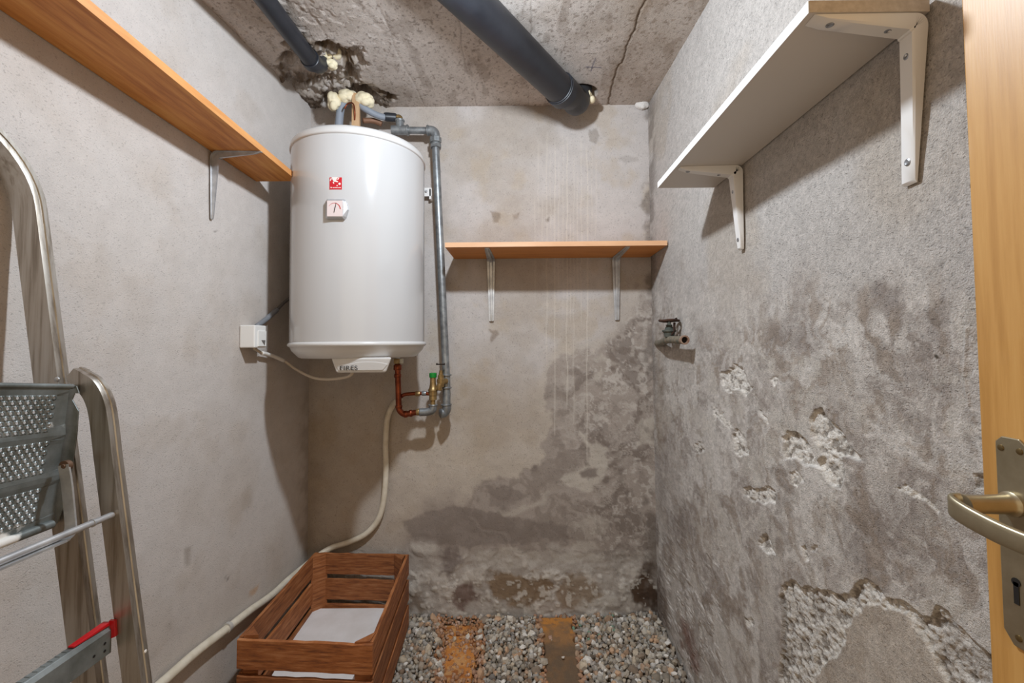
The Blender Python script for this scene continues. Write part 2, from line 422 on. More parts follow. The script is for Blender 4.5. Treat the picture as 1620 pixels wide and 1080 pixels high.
    low = ss(700, 1000, py) * ss(1200, 1060, px)
    dep -= low * ss(0.5, 0.6, mo2) * 0.004
    # broken-away plaster, white crumbly bed
    crumb = fbm(y * 90, z * 90, 181, 3); cr2 = fbm(y * 160, z * 160, 191, 2)
    rec = np.zeros_like(y); big = np.zeros_like(y)
    for poly, dpt in (([(1138, 588), (1150, 586), (1163, 576), (1170, 582), (1182, 602), (1192, 612), (1180, 628), (1172, 616), (1150, 620), (1140, 604)], .008),
                 ([(1237, 690), (1246, 682), (1262, 684), (1282, 706), (1292, 732), (1300, 720), (1286, 690), (1282, 666), (1288, 650), (1302, 648), (1312, 668), (1334, 690), (1362, 722), (1360, 730), (1340, 722), (1330, 722), (1336, 752), (1330, 772), (1312, 766), (1298, 742), (1272, 734), (1256, 726), (1244, 724)], .010),
                 ([(1158, 688), (1168, 680), (1176, 690), (1184, 720), (1174, 722), (1160, 704)], .006),
                 ([(1178, 772), (1190, 768), (1202, 776), (1216, 772), (1228, 782), (1226, 794), (1204, 796), (1180, 786)], .006),
                 ([(1250, 746), (1260, 742), (1270, 762), (1262, 768), (1252, 762)], .004),
                 ([(1202, 852), (1210, 844), (1216, 854), (1228, 876), (1212, 874), (1200, 866)], .009),
                 ([(1268, 864), (1274, 862), (1280, 886), (1276, 888)], .006), ([(1286, 862), (1290, 862), (1289, 876), (1285, 874)], .004),
                 ([(1202, 648), (1206, 648), (1213, 668), (1209, 668)], .004), ([(1222, 600), (1230, 594), (1229, 606), (1223, 612)], .003),
                 ([(1126, 640), (1140, 652), (1158, 672), (1152, 678), (1134, 660)], .002), ([(1100, 700), (1110, 698), (1112, 716), (1102, 716)], .004),
                 ([(1180, 978), (1192, 976), (1196, 988), (1184, 990)], .003), ([(1538, 752), (1556, 748), (1560, 775), (1542, 776)], .004),
                 ([(1418, 772), (1432, 764), (1446, 778), (1484, 808), (1482, 812), (1450, 790)], .002)):
        m = ss(1.3, -1.3, sdf(px + w3 * 14, py + w4 * 14, poly)); rec = np.maximum(rec, m); big = np.maximum(big, m * dpt)
    B1 = [(1235, 924), (1250, 918), (1262, 922), (1271, 932), (1284, 926), (1300, 938), (1325, 943), (1350, 937), (1358, 920), (1366, 917), (1392, 930), (1402, 944), (1424, 950), (1440, 966), (1458, 978), (1474, 974), (1480, 960), (1500, 966), (1512, 986), (1530, 1006), (1562, 1030), (1640, 1080), (1700, 1250), (1240, 1250)]
    I1 = [(1352, 965), (1378, 956), (1400, 964), (1428, 968), (1440, 985), (1462, 1010), (1474, 1050), (1490, 1090), (1500, 1250), (1270, 1250), (1286, 1082), (1300, 1052), (1330, 1032), (1338, 1010), (1332, 990), (1345, 978)]
    mB = ss(1.6, -1.6, sdf(px + w3 * 18, py + w4 * 18, B1)); mI = ss(2.5, -2.5, sdf(px + w3 * 22, py + w4 * 22, I1))
    dark_l = ss(5, 1, line_d(px + w3 * 10, py + w4 * 10, [(1236, 945), (1240, 985), (1240, 1060)]))
    rec2 = mB * (1 - mI)
    C = blend(C, (206, 199, 190), rec2 * 0.85)
    C = blend(C, (138, 124, 112), rec2 * ss(0.48, 0.30, mo) * 0.4)
    C = blend(C, (176, 162, 146), mI * mB * 0.6)
    C = blend(C, (222, 215, 206), rec * 0.9)
    sp = np.maximum(rec, rec2)
    C = blend(C, (110, 98, 86), sp * ss(0.58, 0.68, crumb) * 0.7)
    C = blend(C, (90, 78, 66), dark_l * 0.5)
    C = blend(C, (215, 207, 196), mB * ss(7, 2, np.abs(sdf(px + w3 * 22, py + w4 * 22, I1) - 3)) * 0.55)
    big = np.maximum(big, rec2 * 0.0055 + mB * mI * 0.002)
    dep += big * np.where(rec > 0.01, .8, 1) + (rec * .005 + rec2 * .009) * (crumb - 0.5) + sp * (cr2 - .5) * .004
    dep -= ss(5, 0, line_d(px, py, [(1530, 520), (1526, 600), (1534, 640)])) * 0.0015
    hole = ss(4, 1, line_d(px, py, [(1481, 563), (1483, 565)]))
    C = blend(C, (70, 60, 50), hole); C *= ((0.92 + 0.16 * n2) * (0.80 + 0.40 * fbm(y * 190, z * 190, 199, 2)))[:, None]
    P[:, 0] += dep * np.clip((YB - y) / 0.02, 0, 1)
    return grid_mesh('wall_right', P.reshape(*sh, 3), C.reshape(*sh, 3), wall_mat('right_wall_stucco', 420, 0.8, 0.0030, 0.5, 0.18, pitscale=330), flip=True)
wall_right()

# ---- left wall
def wall_left():
    u = np.linspace(1.0 / YB, 1.0 / 0.5, 260)
    ys = np.concatenate([1.0 / u, [.4, .3, .15, -0.1, -0.5]])[::-1]
    zs = np.linspace(-0.03, 2.2, 460)
    Y, Z = np.meshgrid(ys, zs, indexing='ij'); sh = Y.shape; y = Y.ravel(); z = Z.ravel()
    P = np.stack([np.full_like(y, XL), y, z], -1)
    px, py = proj(P); ok = y > .3; px = np.where(ok, px, -9999); py = np.where(ok, py, -9999)
    w3 = fbm(y * 30, z * 30, 241, 4) - .5; w4 = fbm(y * 30, z * 30, 251, 4) - .5
    n0 = fbm(y * 3, z * 3, 203, 4); n1 = fbm(y * 10, z * 10, 205, 5); n2 = fbm(y * 45, z * 45, 206, 4)
    C = np.tile(lin((198, 190, 184)), (len(y), 1))
    C = blend(C, (172, 158, 144), ss(0.5, 0.75, n0) * 0.35)
    C = blend(C, (178, 164, 150), ss(0.55, 0.75, n1) * 0.25)
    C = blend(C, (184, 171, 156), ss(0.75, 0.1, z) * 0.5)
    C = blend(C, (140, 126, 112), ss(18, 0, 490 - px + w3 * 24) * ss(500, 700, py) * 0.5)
    for poly, a, col, s in (([(292, 868), (304, 866), (302, 892), (294, 896)], 0.5, (128, 114, 100), 3), ([(396, 935), (410, 922), (404, 936), (398, 942)], 0.5, (190, 140, 84), 2),
                         ([(262, 990), (270, 985), (272, 1000)], .35, (140, 128, 116), 4), ([(356, 912), (359, 912), (359, 917), (356, 917)], .8, (60, 50, 44), 1),
                         ([(340, 363), (343, 363), (343, 366), (340, 366)], .9, (70, 60, 52), 1), ([(380, 780), (395, 770), (398, 800), (384, 806)], 0.3, (150, 132, 112), 5)):
        C = blend(C, col, ss(s, -s, sdf(px + w3 * 8, py + w4 * 8, poly)) * a)
    C *= (0.94 + 0.12 * n2)[:, None]
    P[:, 0] += ((n1 - .5) * 0.003 + (n0 - .5) * 0.003) * np.clip((YB - y) / 0.03, 0, 1)
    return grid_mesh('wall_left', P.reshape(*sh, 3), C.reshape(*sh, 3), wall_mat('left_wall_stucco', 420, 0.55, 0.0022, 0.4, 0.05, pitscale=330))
wall_left()

# ---- ceiling: board-marked concrete with broken holes where the pipes pass
def ceiling():
    u = np.linspace(1 / (YB + 0.01), 1 / 0.8, 420)
    ys = np.concatenate([1.0 / u, [.6, .4, .2, -.1, -.5]])[::-1]
    xs = np.linspace(XL - 0.02, XR + 0.02, 430)
    X, Y = np.meshgrid(xs, ys, indexing='ij'); sh = X.shape; x = X.ravel(); y = Y.ravel()
    P = np.stack([x, y, ceil_z(y)], -1)
    px, py = proj(P); ok = y > .3; px = np.where(ok, px, 9999); py = np.where(ok, py, -9999)
    w1 = fbm(x * 8, y * 8, 311) - .5; w2 = fbm(x * 8, y * 8, 331) - .5
    w3 = fbm(x * 34, y * 34, 341, 4) - .5; w4 = fbm(x * 34, y * 34, 351, 4) - .5
    n0 = fbm(x * 4, y * 4, 303, 4); n1 = fbm(x * 13, y * 6, 305, 5); n2 = fbm(x * 70, y * 50, 306, 4)
    C = np.tile(lin((202, 193, 186)), (len(x), 1))
    C = blend(C, (146, 132, 118), ss(0.48, 0.72, n0) * 0.55)
    C = blend(C, (190, 180, 172), ss(0.50, 0.36, n1) * 0.45)
    C = blend(C, (112, 98, 86), ss(0.64, 0.76, fbm(x * 130, y * 100, 307, 3)) * 0.6)
    C = blend(C, (120, 104, 90), ss(0.60, 0.72, fbm(x * 22, y * 9, 309, 4)) * 0.35)
    C = blend(C, (140, 118, 92), ss(940, 1010, px + w1 * 60) * 0.35)
    dep = (n1 - .5) * 0.004 + (n0 - .5) * 0.005
    # formwork board joints along the room
    for bx in (-0.62, -0.41, -0.19, 0.03):
        d = np.abs(x - bx + (vn(y * 9, y * 0, 7) - .5) * 0.012)
        C = blend(C, (112, 100, 90), ss(0.0035, 0.0008, d) * 0.4 * ss(.35, .6, vn(y * 6, x * 0 + bx, 9))); dep += ss(0.006, 0.001, d) * 0.0012
    cr = line_d(px + w3 * 5, py + w4 * 5, [(1021, 0), (1010, 25), (1003, 50), (994, 72), (986, 92), (975, 112), (968, 135), (962, 168)])
    C = blend(C, (74, 60, 46), ss(2.0, 0.4, cr) * 0.85); dep += ss(2.2, 0.3, cr) * 0.004
    C = blend(C, (126, 106, 84), ss(16, 2, cr) * 0.35)
    for seg in ([(927, 106.5), (951, 107)], [(942, 92), (935, 113)]):
        C = blend(C, (62, 66, 96), ss(1.2, 0.4, line_d(px, py, seg)) * 0.7)
    # broken zone
    Z1 = [(440, 100), (450, 60), (478, 52), (510, 58), (545, 72), (578, 80), (588, 98), (566, 120), (572, 140), (600, 148), (626, 154), (620, 172), (470, 180), (455, 130)]
    s1 = sdf(px + w1 * 34 + w3 * 18, py + w2 * 34 + w4 * 18, Z1)
    br = ss(3, -3, s1)
    crumb = fbm(x * 55, y * 55, 361, 4); cr2 = fbm(x * 18, y * 18, 371, 4)
    C = blend(C, (150, 138, 126), br * 0.7); C = blend(C, (196, 188, 182), br * ss(0.52, 0.62, crumb) * 0.7)
    C = blend(C, (84, 68, 52), br * ss(0.46, 0.36, cr2) * 0.8)
    dep += br * (0.012 + (cr2 - .5) * 0.06 + (crumb - .5) * 0.03)
    for poly, k in (([(445, 93), (470, 92), (512, 96), (480, 103), (448, 101)], .03), ([(462, 125), (480, 128), (555, 127), (560, 132), (500, 136), (466, 136)], .03),
                    ([(496, 66), (520, 66), (548, 82), (556, 100), (540, 108), (526, 90), (500, 78)], .03), ([(548, 98), (562, 112), (566, 132), (552, 128), (545, 112)], .03),
                    ([(570, 143), (585, 150), (612, 152), (628, 154), (622, 158), (590, 160), (572, 156)], .045), ([(510, 150), (530, 158), (528, 178), (514, 172)], .04),
                    ([(548, 140), (572, 140), (580, 160), (548, 162)], .05)):
        m = ss(2.5, -2.5, sdf(px + w3 * 16, py + w4 * 16, poly)); dep += m * k; C = blend(C, (112, 92, 70), m * 0.6)
    # small hole in the corner and round hole of the big pipe
    dep += ss(.075, .055, np.hypot(x - 0.238, y - 1.752)) * .04
    rough = ss(0.57, 0.68, fbm(x * 30, y * 30, 381, 4)) * ss(700, 380, px)
    C = blend(C, (198, 190, 184), rough * 0.4); dep += rough * 0.004
    C *= (0.9 + 0.2 * fbm(x * 100, y * 100, 391, 3))[:, None]
    P[:, 2] += dep
    return grid_mesh('ceiling', P.reshape(*sh, 3), C.reshape(*sh, 3), wall_mat('ceiling_concrete', 300, 0.6, 0.003, 0.6, 0.14, pitscale=170), flip=True)
ceiling()

# ---- floor bed and gravel
def floor_z(x, y): return (fbm(x * 5, y * 5, 401, 3) - .5) * 0.018
def floor():
    xs = np.linspace(XL - .02, XR + .03, 240); ys = np.linspace(-0.5, YB + .02, 380)
    X, Y = np.meshgrid(xs, ys, indexing='ij'); sh = X.shape; x = X.ravel(); y = Y.ravel()
    P = np.stack([x, y, floor_z(x, y) - 0.006 + (fbm(x * 80, y * 80, 403, 2) - .5) * .008], -1)
    C = np.tile(lin((118, 102, 84)), (len(x), 1)); C = blend(C, (150, 134, 112), ss(.4, .7, fbm(x * 60, y * 60, 405, 3)) * .8)
    return grid_mesh('floor', P.reshape(*sh, 3), C.reshape(*sh, 3), wall_mat('gravel_bed_dust', 300, 0.8, 0.004, 0, 0.25), flip=True)
FLOOR = floor()
# two rust-stained flat strips let into the gravel
L_IN = (SZ(700, 980, 0), SZ(756, 980, 0), SZ(752, 1080, 0), SZ(702, 1080, 0))
R_IN = (SZ(851, 970, 0), SZ(906, 970, 0), SZ(921, 1080, 0), SZ(862, 1080, 0))
def strip_bounds(q, y):
    t = (y - q[0].y) / (q[3].y - q[0].y); return q[0].x + (q[3].x - q[0].x) * t, q[1].x + (q[2].x - q[1].x) * t
def strip(q, y0, y1, top, cols, name, seed, amp):
    n, k = 56, 200
    U = np.linspace(0, 1, n); Yv = np.linspace(y0, y1, k)
    UU, YY = np.meshgrid(U, Yv, indexing='ij')
    t = (YY - q[0].y) / (q[3].y - q[0].y)
    a = q[0].x + (q[3].x - q[0].x) * t + (vn(YY * 30, YY * 0, seed) - .5) * amp; b = q[1].x + (q[2].x - q[1].x) * t + (vn(YY * 26, YY * 0 + 5, seed + 1) - .5) * amp
    XX = a + (b - a) * UU; x = XX.ravel(); y = YY.ravel(); u = UU.ravel()
    rim = ss(0, .07, np.minimum(u, 1 - u)) * ss(0, .012, y1 - y)
    z = top * rim - .012 * (1 - rim) + (fbm(x * 60, y * 60, seed + 3, 4) - .5) * .004
    C = np.tile(lin(cols[0]), (len(x), 1)); C = blend(C, cols[1], ss(.42, .6, fbm(x * 12, y * 12, seed + 5, 5))); C = blend(C, cols[2], ss(.5, .62, fbm(x * 50, y * 50, seed + 7, 4)) * .7)
    if len(cols) > 3: C = blend(C, cols[3], ss(1.70, 1.62, y + (fbm(x * 14, y * 14, 9) - .5) * .1) * .85)
    P = np.stack([x, y, z], -1)
    o = grid_mesh(name, P.reshape(n, k, 3), C.reshape(n, k, 3), wall_mat(name + '_material', 350, .6, .003, 0, .2), flip=True, kind=None, parent=FLOOR)
    return o
o = strip(L_IN, 1.0, 1.80, .004, ((188, 122, 62), (150, 92, 50), (196, 150, 100)), 'rust_stained_strip', 421, .03); o['label'] = 'orange rust-stained strip of packed dust'
o = strip(R_IN, 1.0, 1.838, .008, ((150, 110, 72), (184, 124, 62), (128, 100, 74), (100, 84, 68)), 'concrete_strip', 431, .014); o['label'] = 'brown flat slab with rust at its far end'

def stone_pts(k):
    r = random.Random(k)
    sx, sy, sz = r.uniform(.8, 1.25), r.uniform(.7, 1.0), r.uniform(.5, .8)
    pts = []
    n = 14
    for i in range(n):
        zz = 1 - 2 * (i + .5) / n; a = i * 2.39996 + r.uniform(-.4, .4); rr = math.sqrt(1 - zz * zz); m = r.uniform(.85, 1.1)
        pts.append(Vector((rr * math.cos(a) * sx * m, rr * math.sin(a) * sy * m, zz * sz * m)))
    return pts
STONES = []
for k in range(14):
    bm = NB()
    for p in stone_pts(k): bm.verts.new(p)
    bmesh.ops.convex_hull(bm, input=bm.verts[:])
    for v in [v for v in bm.verts if not v.link_faces]: bm.verts.remove(v)
    bm.verts.index_update(); bmesh.ops.triangulate(bm, faces=bm.faces[:]); bmesh.ops.recalc_face_normals(bm, faces=bm.faces[:])
    vs = np.array([v.co for v in bm.verts]); fs = np.array([[v.index for v in f.verts] for f in bm.faces]); bm.free(); STONES.append((vs, fs))
PAL = [(190, 180, 166), (172, 160, 144), (206, 196, 182), (156, 142, 126), (166, 156, 144), (180, 166, 148), (188, 172, 150), (162, 152, 142), (138, 122, 106), (190, 156, 126), (218, 210, 200), (168, 140, 116), (176, 168, 158), (166, 152, 134)]
def place_gravel():
    pts = []
    step = 0.0155
    for layer in range(2):
        x = XL + 0.01
        while x < XR + .002:
            y = 0.2
            while y < YB:
                inview = y > 1.30
                if inview or (RNG.random() < .4):
                    xx = x + RNG.uniform(-.006, .006); yy = y + RNG.uniform(-.006, .006)
                    s = (0.0070 + 0.0084 * RNG.random() ** 1.5) * (1.0 if inview else 1.6)
                    if RNG.random() < .03: s *= 1.5
                    ok = yy < YB - s * .6 and XL + s < xx < XR - s * .4
                    for q, pr in ((L_IN, .75), (R_IN, .012)):
                        a, b = strip_bounds(q, yy)
                        if a + .006 < xx < b - .006 and yy < 1.83 and RNG.random() > pr: ok = False
                        elif a < xx < b and q is L_IN: s *= .7
                    if ok: pts.append((xx, yy, s, layer))
                y += step
            x += step
    return pts
GP = place_gravel()
def stone_mat(name, rnd):
    m = bpy.data.materials.new(name); m.use_nodes = True; nt = m.node_tree; b = nt.nodes['Principled BSDF']; b.inputs['Roughness'].default_value = .9
    b.inputs['Specular IOR Level'].default_value = .2
    tc = nt.nodes.new('ShaderNodeTexCoord'); n = nt.nodes.new('ShaderNodeTexNoise'); n.inputs['Scale'].default_value = 220 if not rnd else 2.4; n.inputs['Detail'].default_value = 5
    nt.links.new(tc.outputs['Object'], n.inputs['Vector'])
    mr = nt.nodes.new('ShaderNodeMapRange'); mr.inputs['To Min'].default_value = .7; mr.inputs['To Max'].default_value = 1.25; nt.links.new(n.outputs['Fac'], mr.inputs['Value'])
    sc = nt.nodes.new('ShaderNodeVectorMath'); sc.operation = 'SCALE'; nt.links.new(mr.outputs['Result'], sc.inputs['Scale'])
    if rnd:
        oi = nt.nodes.new('ShaderNodeObjectInfo'); r = nt.nodes.new('ShaderNodeValToRGB'); r.color_ramp.interpolation = 'CONSTANT'
        cr = r.color_ramp
        for i, c in enumerate(PAL):
            e = cr.elements[i] if i < 2 else cr.elements.new(i / len(PAL))
            e.position = i / len(PAL)
        for i, e in enumerate(cr.elements): e.color = (*lin(PAL[i]), 1)
        nt.links.new(oi.outputs['Random'], r.inputs['Fac']); nt.links.new(r.outputs['Color'], sc.inputs[0])
    else:
        at = nt.nodes.new('ShaderNodeAttribute'); at.attribute_name = 'Col'; nt.links.new(at.outputs['Color'], sc.inputs[0])
    nt.links.new(sc.outputs[0], b.inputs['Base Color']); return m
SM_OBJ = stone_mat('gravel_stone_single', True); SM_ATT = stone_mat('gravel_stone_mass', False)
def rotm():
    q = RNG.normal(size=4); q /= np.linalg.norm(q); w, x, y, z = q
    return np.array([[1 - 2 * (y * y + z * z), 2 * (x * y - z * w), 2 * (x * z + y * w)], [2 * (x * y + z * w), 1 - 2 * (x * x + z * z), 2 * (y * z - x * w)], [2 * (x * z - y * w), 2 * (y * z + x * w), 1 - 2 * (x * x + y * y)]])
GPa = np.array(GP); gpx, gpy = proj(np.stack([GPa[:, 0], GPa[:, 1], np.zeros(len(GPa))], -1))
vis = (gpx > 655) & (gpx < 1090) & (gpy < 1075) & (gpy > 970) & (GPa[:, 3] == 1)
score = np.where(vis, GPa[:, 2] / GPa[:, 1], -1)
order = np.argsort(-score); singles = set(order[:300].tolist())
smesh = []
for vs, fs in STONES:
    me = bpy.data.meshes.new('stone'); me.from_pydata(vs.tolist(), [], fs.tolist()); me.materials.append(SM_OBJ); smesh.append(me)
V, Fc, Cc = [], [], []; off = 0
for i, (x, y, s, layer) in enumerate(GP):
    z = float(floor_z(np.array([x]), np.array([y]))[0]) + (.001 if layer == 0 else .007) + RNG.uniform(-.002, .003)
    k = RNG.integers(len(STONES))
    if i in singles:
        o = bpy.data.objects.new('stone', smesh[k]); COL.objects.link(o); o.parent = FLOOR
        o.location = (x, y, z + .002); o.scale = (s, s, s); o.rotation_euler = tuple(RNG.uniform(0, 6.28, 3)); continue
    vs, fs = STONES[k]; v = (vs @ rotm().T) * s + np.array([x, y, z])
    V.append(v); Fc.append(fs + off); off += len(v)
    c = lin(PAL[RNG.integers(len(PAL))]) * RNG.uniform(.5, 1.0)
    for q, wd in ((L_IN, .03), (R_IN, .012)):
        a, b = strip_bounds(q, y)
        if a - wd < x < b + wd: c = c * .45 + lin((178, 112, 58)) * .5
    if 1.70 < y and .16 < x < .36 and RNG.random() < .15: c = lin((118, 142, 120))
    Cc.append(np.tile(c, (len(v), 1)))
V = np.concatenate(V); Fc = np.concatenate(Fc); Cc = np.concatenate(Cc)
me = bpy.data.meshes.new('gravel'); me.vertices.add(len(V)); me.vertices.foreach_set('co', V.reshape(-1).astype(np.float32))
me.loops.add(Fc.size); me.loops.foreach_set('vertex_index', Fc.reshape(-1).astype(np.int32)); me.polygons.add(len(Fc)); me.polygons.foreach_set('loop_start', np.arange(0, Fc.size, 3, dtype=np.int32)); me.update(calc_edges=True)
a_ = me.color_attributes.new('Col', 'FLOAT_COLOR', 'POINT'); a_.data.foreach_set('color', np.concatenate([Cc, np.ones((len(Cc), 1))], 1).astype(np.float32).reshape(-1))
me.materials.append(SM_ATT); o = bpy.data.objects.new('gravel', me); COL.objects.link(o); o.parent = FLOOR; o['kind'] = 'stuff'
# pale chips lying on the gravel
chipm = mat('white_chip', (222, 214, 204), .9)
bm = NB()
for cx, cy, s in ((1056, 1018, .013), (891, 1041, .006), (848, 1012, .003), (958, 1062, .006), (935, 1068, .005), (1046, 1067, .006), (987, 1001, .006), (873, 1013, .002)):
    c = SZ(cx, cy, .014); pts = [c + Vector((math.cos(a) * s * random.uniform(.6, 1.1), math.sin(a) * s * random.uniform(.5, 1), random.uniform(0, .004))) for a in (0, 1, 2.1, 3, 4.2, 5.3)]
    prism(bm, pts, (0, 0, .003))
build('plaster_chip', bm, chipm, FLOOR)['kind'] = 'stuff'

# ================================================================== DOOR
XD = 0.500
door_wood = mat('honey_oak_veneer', (206, 158, 92), .42, var=(184, 134, 70), stretch=(1, 9, .55), vscale=7, alt=(198, 148, 82), bump=(60, .08, .001), coat=.15)
D = empty('door_1', (XD, .09, 0), kind='structure')
yd = SX(1545, 540, XD).y
bm = NB(); hexa(bm, [(XD, yd, .02), (XD + .036, yd, .02), (XD + .036, -.30, .02), (XD, -.30, .02)],
                [(XD, yd + .0, 2.02), (XD + .036, yd, 2.02), (XD + .036, -.30, 2.02), (XD, -.30, 2.02)])
build('door_leaf', bm, door_wood, D, bevel=.0015)
brass = mat('satin_brass', (178, 166, 140), .36, .8, var=(160, 148, 122), vscale=30)
darkh = mat('dark_hole', (24, 18, 14), .9)
pt = SX(1582, 690, XD); pb = SX(1590, 1003, XD)
y1 = SX(1583, 800, XD).y; y0 = y1 - .0285; zt, zb = pt.z + .001, pb.z - .004
bm = NB()
c = .006
out = [(y1, zt - c), (y1, zb + c * 2), (y1 - c * 1.5, zb), (y0 + c * 1.5, zb), (y0, zb + c * 2), (y0, zt - c), (y0 + c, zt), (y1 - c, zt)]
prism(bm, [(XD - .0028, a, b) for a, b in out], (.0026, 0, 0)); plate = build('lock_plate', bm, brass, D, bevel=.0009); plate['label'] = 'satin brass lock plate'
for yy, zz in ((y1 - .0055, zt - .012), (y0 + .0055, zt - .012), ((y0 + y1) / 2, zb + .010)):
    bm = NB(); lathe(bm, (XD - .0028, yy, zz), (-1, 0, 0), [(0, .0032), (.0008, .003), (.0012, .0018)], 14); build('screw', bm, mat('brass_screw', (120, 100, 66), .4, .8), plate, smooth=True)
kz = SX(1606, 930, XD).z; ky = (y0 + y1) / 2
bm = NB(); lathe(bm, (XD - .0031, ky, kz + .008), (-1, 0, 0), [(0, .0042), (.0004, .0042)], 16); box(bm, (XD - .0035, ky - .0024, kz - .014), (XD - .0031, ky + .0024, kz + .008)); build('keyhole', bm, darkh, plate)
hz = SX(1600, 795, XD).z; hy = ky
bm = NB(); lathe(bm, (XD - .0028, hy, hz), (-1, 0, 0), [(0, .0125), (.003, .0125), (.005, .0105), (.008, .0098), (.03, .0092), (.05, .0098)], 28)
han = build('door_handle', bm, brass, D, smooth=True); han['label'] = 'satin brass lever handle'
e = SX(1508, 787, XD - .062); e0 = Vector((XD - .046, hy, hz))
path = catmull([(XD - .045, hy, hz), (XD - .058, hy + .006, hz - .002), (XD - .0625, hy - .010, hz - .006), (XD - .060, hy - .045, hz - .012), (XD - .054, hy - .085, hz - .014), (XD - .050, hy - .115, hz - .012)], 8)
bm = NB(); fr = []; pr = []
for i, p in enumerate(path):
    t = (path[min(i + 1, len(path) - 1)] - path[max(i - 1, 0)]).normalized(); Bz = Vector((0, 0, 1)); A = t.cross(Bz).normalized(); Bz = A.cross(t).normalized()
    f_ = i / (len(path) - 1); w = .0036 + .0012 * f_; h = .0112 - .002 * f_
    if i < 4: w = .0085 - .0012 * i; h = .0095
    fr.append((p, A, Bz)); pr.append([(math.copysign(abs(math.cos(a)) ** .55, math.cos(a)) * w, math.copysign(abs(math.sin(a)) ** .6, math.sin(a)) * h) for a in [2 * math.pi * k / 18 for k in range(18)]])
sweep(bm, fr, pr); build('lever', bm, brass, han, smooth='all')

# ================================================================== SHELVES
def hat(w, h, wall=.0016):
    return [(-w, 0), (-w, wall), (-w * .45, wall), (-w * .30, h), (w * .30, h), (w * .45, wall), (w, wall), (w, 0)]
def flatbox(w, h): return [(-w, 0), (-w, h * .82), (-w * .82, h), (w * .82, h), (w, h * .82), (w, 0)]
def bracket(parent, origin, N, L, A, w_end, w_mid, h_end, h_mid, prof, m, lean=0.0, r=.014, screws=()):
    """one pressed angle bracket: leg hangs down the wall by L, arm reaches A along N"""
    o = Vector(origin); N = Vector(N).normalized(); W = N.cross(Vector((0, 0, 1))).normalized(); Zd = Vector((0, 0, 1)) + W * lean
    fr, pr = [], []
    def add(n, z, bn, bz, s):
        fr.append((o + N * n + Zd * z, W, (N * bn + Zd * bz))); w = w_end + (w_mid - w_end) * s; h = h_end + (h_mid - h_end) * s; pr.append(prof(w, h))
    add(.0005, -L, 1, 0, -.25); add(.0005, -L + .004, 1, 0, 0)
    for k in range(1, 7): add(.0005, -L + (L - r) * k / 7, 1, 0, k / 7)
    for k in range(7):
        a = math.pi / 2 * k / 6; add(r - r * math.cos(a) + .0005, -r + r * math.sin(a) - .0005, math.cos(a) * (1 + .2 * math.sin(2 * a)), -math.sin(a) * (1 + .2 * math.sin(2 * a)), 1)
    for k in range(1, 7): add(r + (A - r) * k / 7, -.0005, 0, -1, 1 - k / 7)
    add(A, -.0005, 0, -1, -.25)
    bm = NB(); sweep(bm, fr, pr); b = build('bracket', bm, m, parent, smooth=True)
    for kind, pos in screws:
        s = 1 - pos
        h = h_end + (h_mid - h_end) * s
        c, ax = (o + N * (h + .0003) + Zd * (-L * pos), N) if kind == 'leg' else (o + N * (A * pos) - Vector((0, 0, h + .0006)), Vector((0, 0, -1)))
        bm = NB(); lathe(bm, c, ax, [(-.001, .0052), (.0008, .005), (.0016, .0032), (.0012, .0016)], 14); build('screw', bm, mat('zinc_screw', (150, 150, 152), .35, .8), b, smooth=True)
    return b
zinc = mat('zinc_plated_steel', (206, 206, 206), .38, .6, var=(166, 166, 168), vscale=22)
whitep = mat('white_painted_steel', (226, 222, 218), .38, .0, spec=.4)

# left long shelf
plank = mat('orange_pine_veneer', (216, 152, 80), .55, var=(176, 106, 44), stretch=(9, .8, 9), vscale=6, alt=(202, 132, 62), bump=(90, .1, .001))
plank_edge = mat('pine_edge_band', (222, 160, 98), .5, var=(206, 142, 82), stretch=(8, 1, 8), vscale=9)
zf = SX(404, 287, XL).z; yf = SX(404, 287, XL).y; zn = SX(0, 17, XL).z; yn = SX(0, 17, XL).y
yN = .40; zN = zf + (zn - zf) * (yf - yN) / (yf - yn)
ff = S(470, 289, yf); fn_x = SZ(124, 4, zn).x
fx_N = ff.x + (fn_x - ff.x) * (yf - yN) / (yf - SZ(124, 4, zn).y)
T = .019
Ls = empty('wall_shelf', (XL, 1.0, zf), 'long orange-brown wooden shelf high on the left wall with one metal bracket', 'shelf')
bm = NB(); hexa(bm, [(XL + .003, yf, zf), (ff.x, yf, zf), (ff.x, yf, zf + T), (XL + .003, yf, zf + T)], [(XL + .003, yN, zN), (fx_N, yN, zN), (fx_N, yN, zN + T), (XL + .003, yN, zN + T)])
build('board', bm, plank, Ls)
bm = NB(); hexa(bm, [(ff.x + .0002, yf, zf + .0002), (ff.x + .0012, yf, zf + .0002), (ff.x + .0012, yf, zf + T), (ff.x + .0002, yf, zf + T)], [(fx_N + .0002, yN, zN + .0002), (fx_N + .0012, yN, zN + .0002), (fx_N + .0012, yN, zN + T), (fx_N + .0002, yN, zN + T)])
build('edge_band', bm, plank_edge, Ls)['label'] = 'pale tan front edge band'
bp_ = SX(334, 243, XL); zz = zf + (zN - zf) * (yf - bp_.y) / (yf - yN)
bracket(Ls, (XL + .004, bp_.y, zz), (1, 0, 0), .196, .142, .0055, .0115, .005, .018, hat, zinc, r=.02)

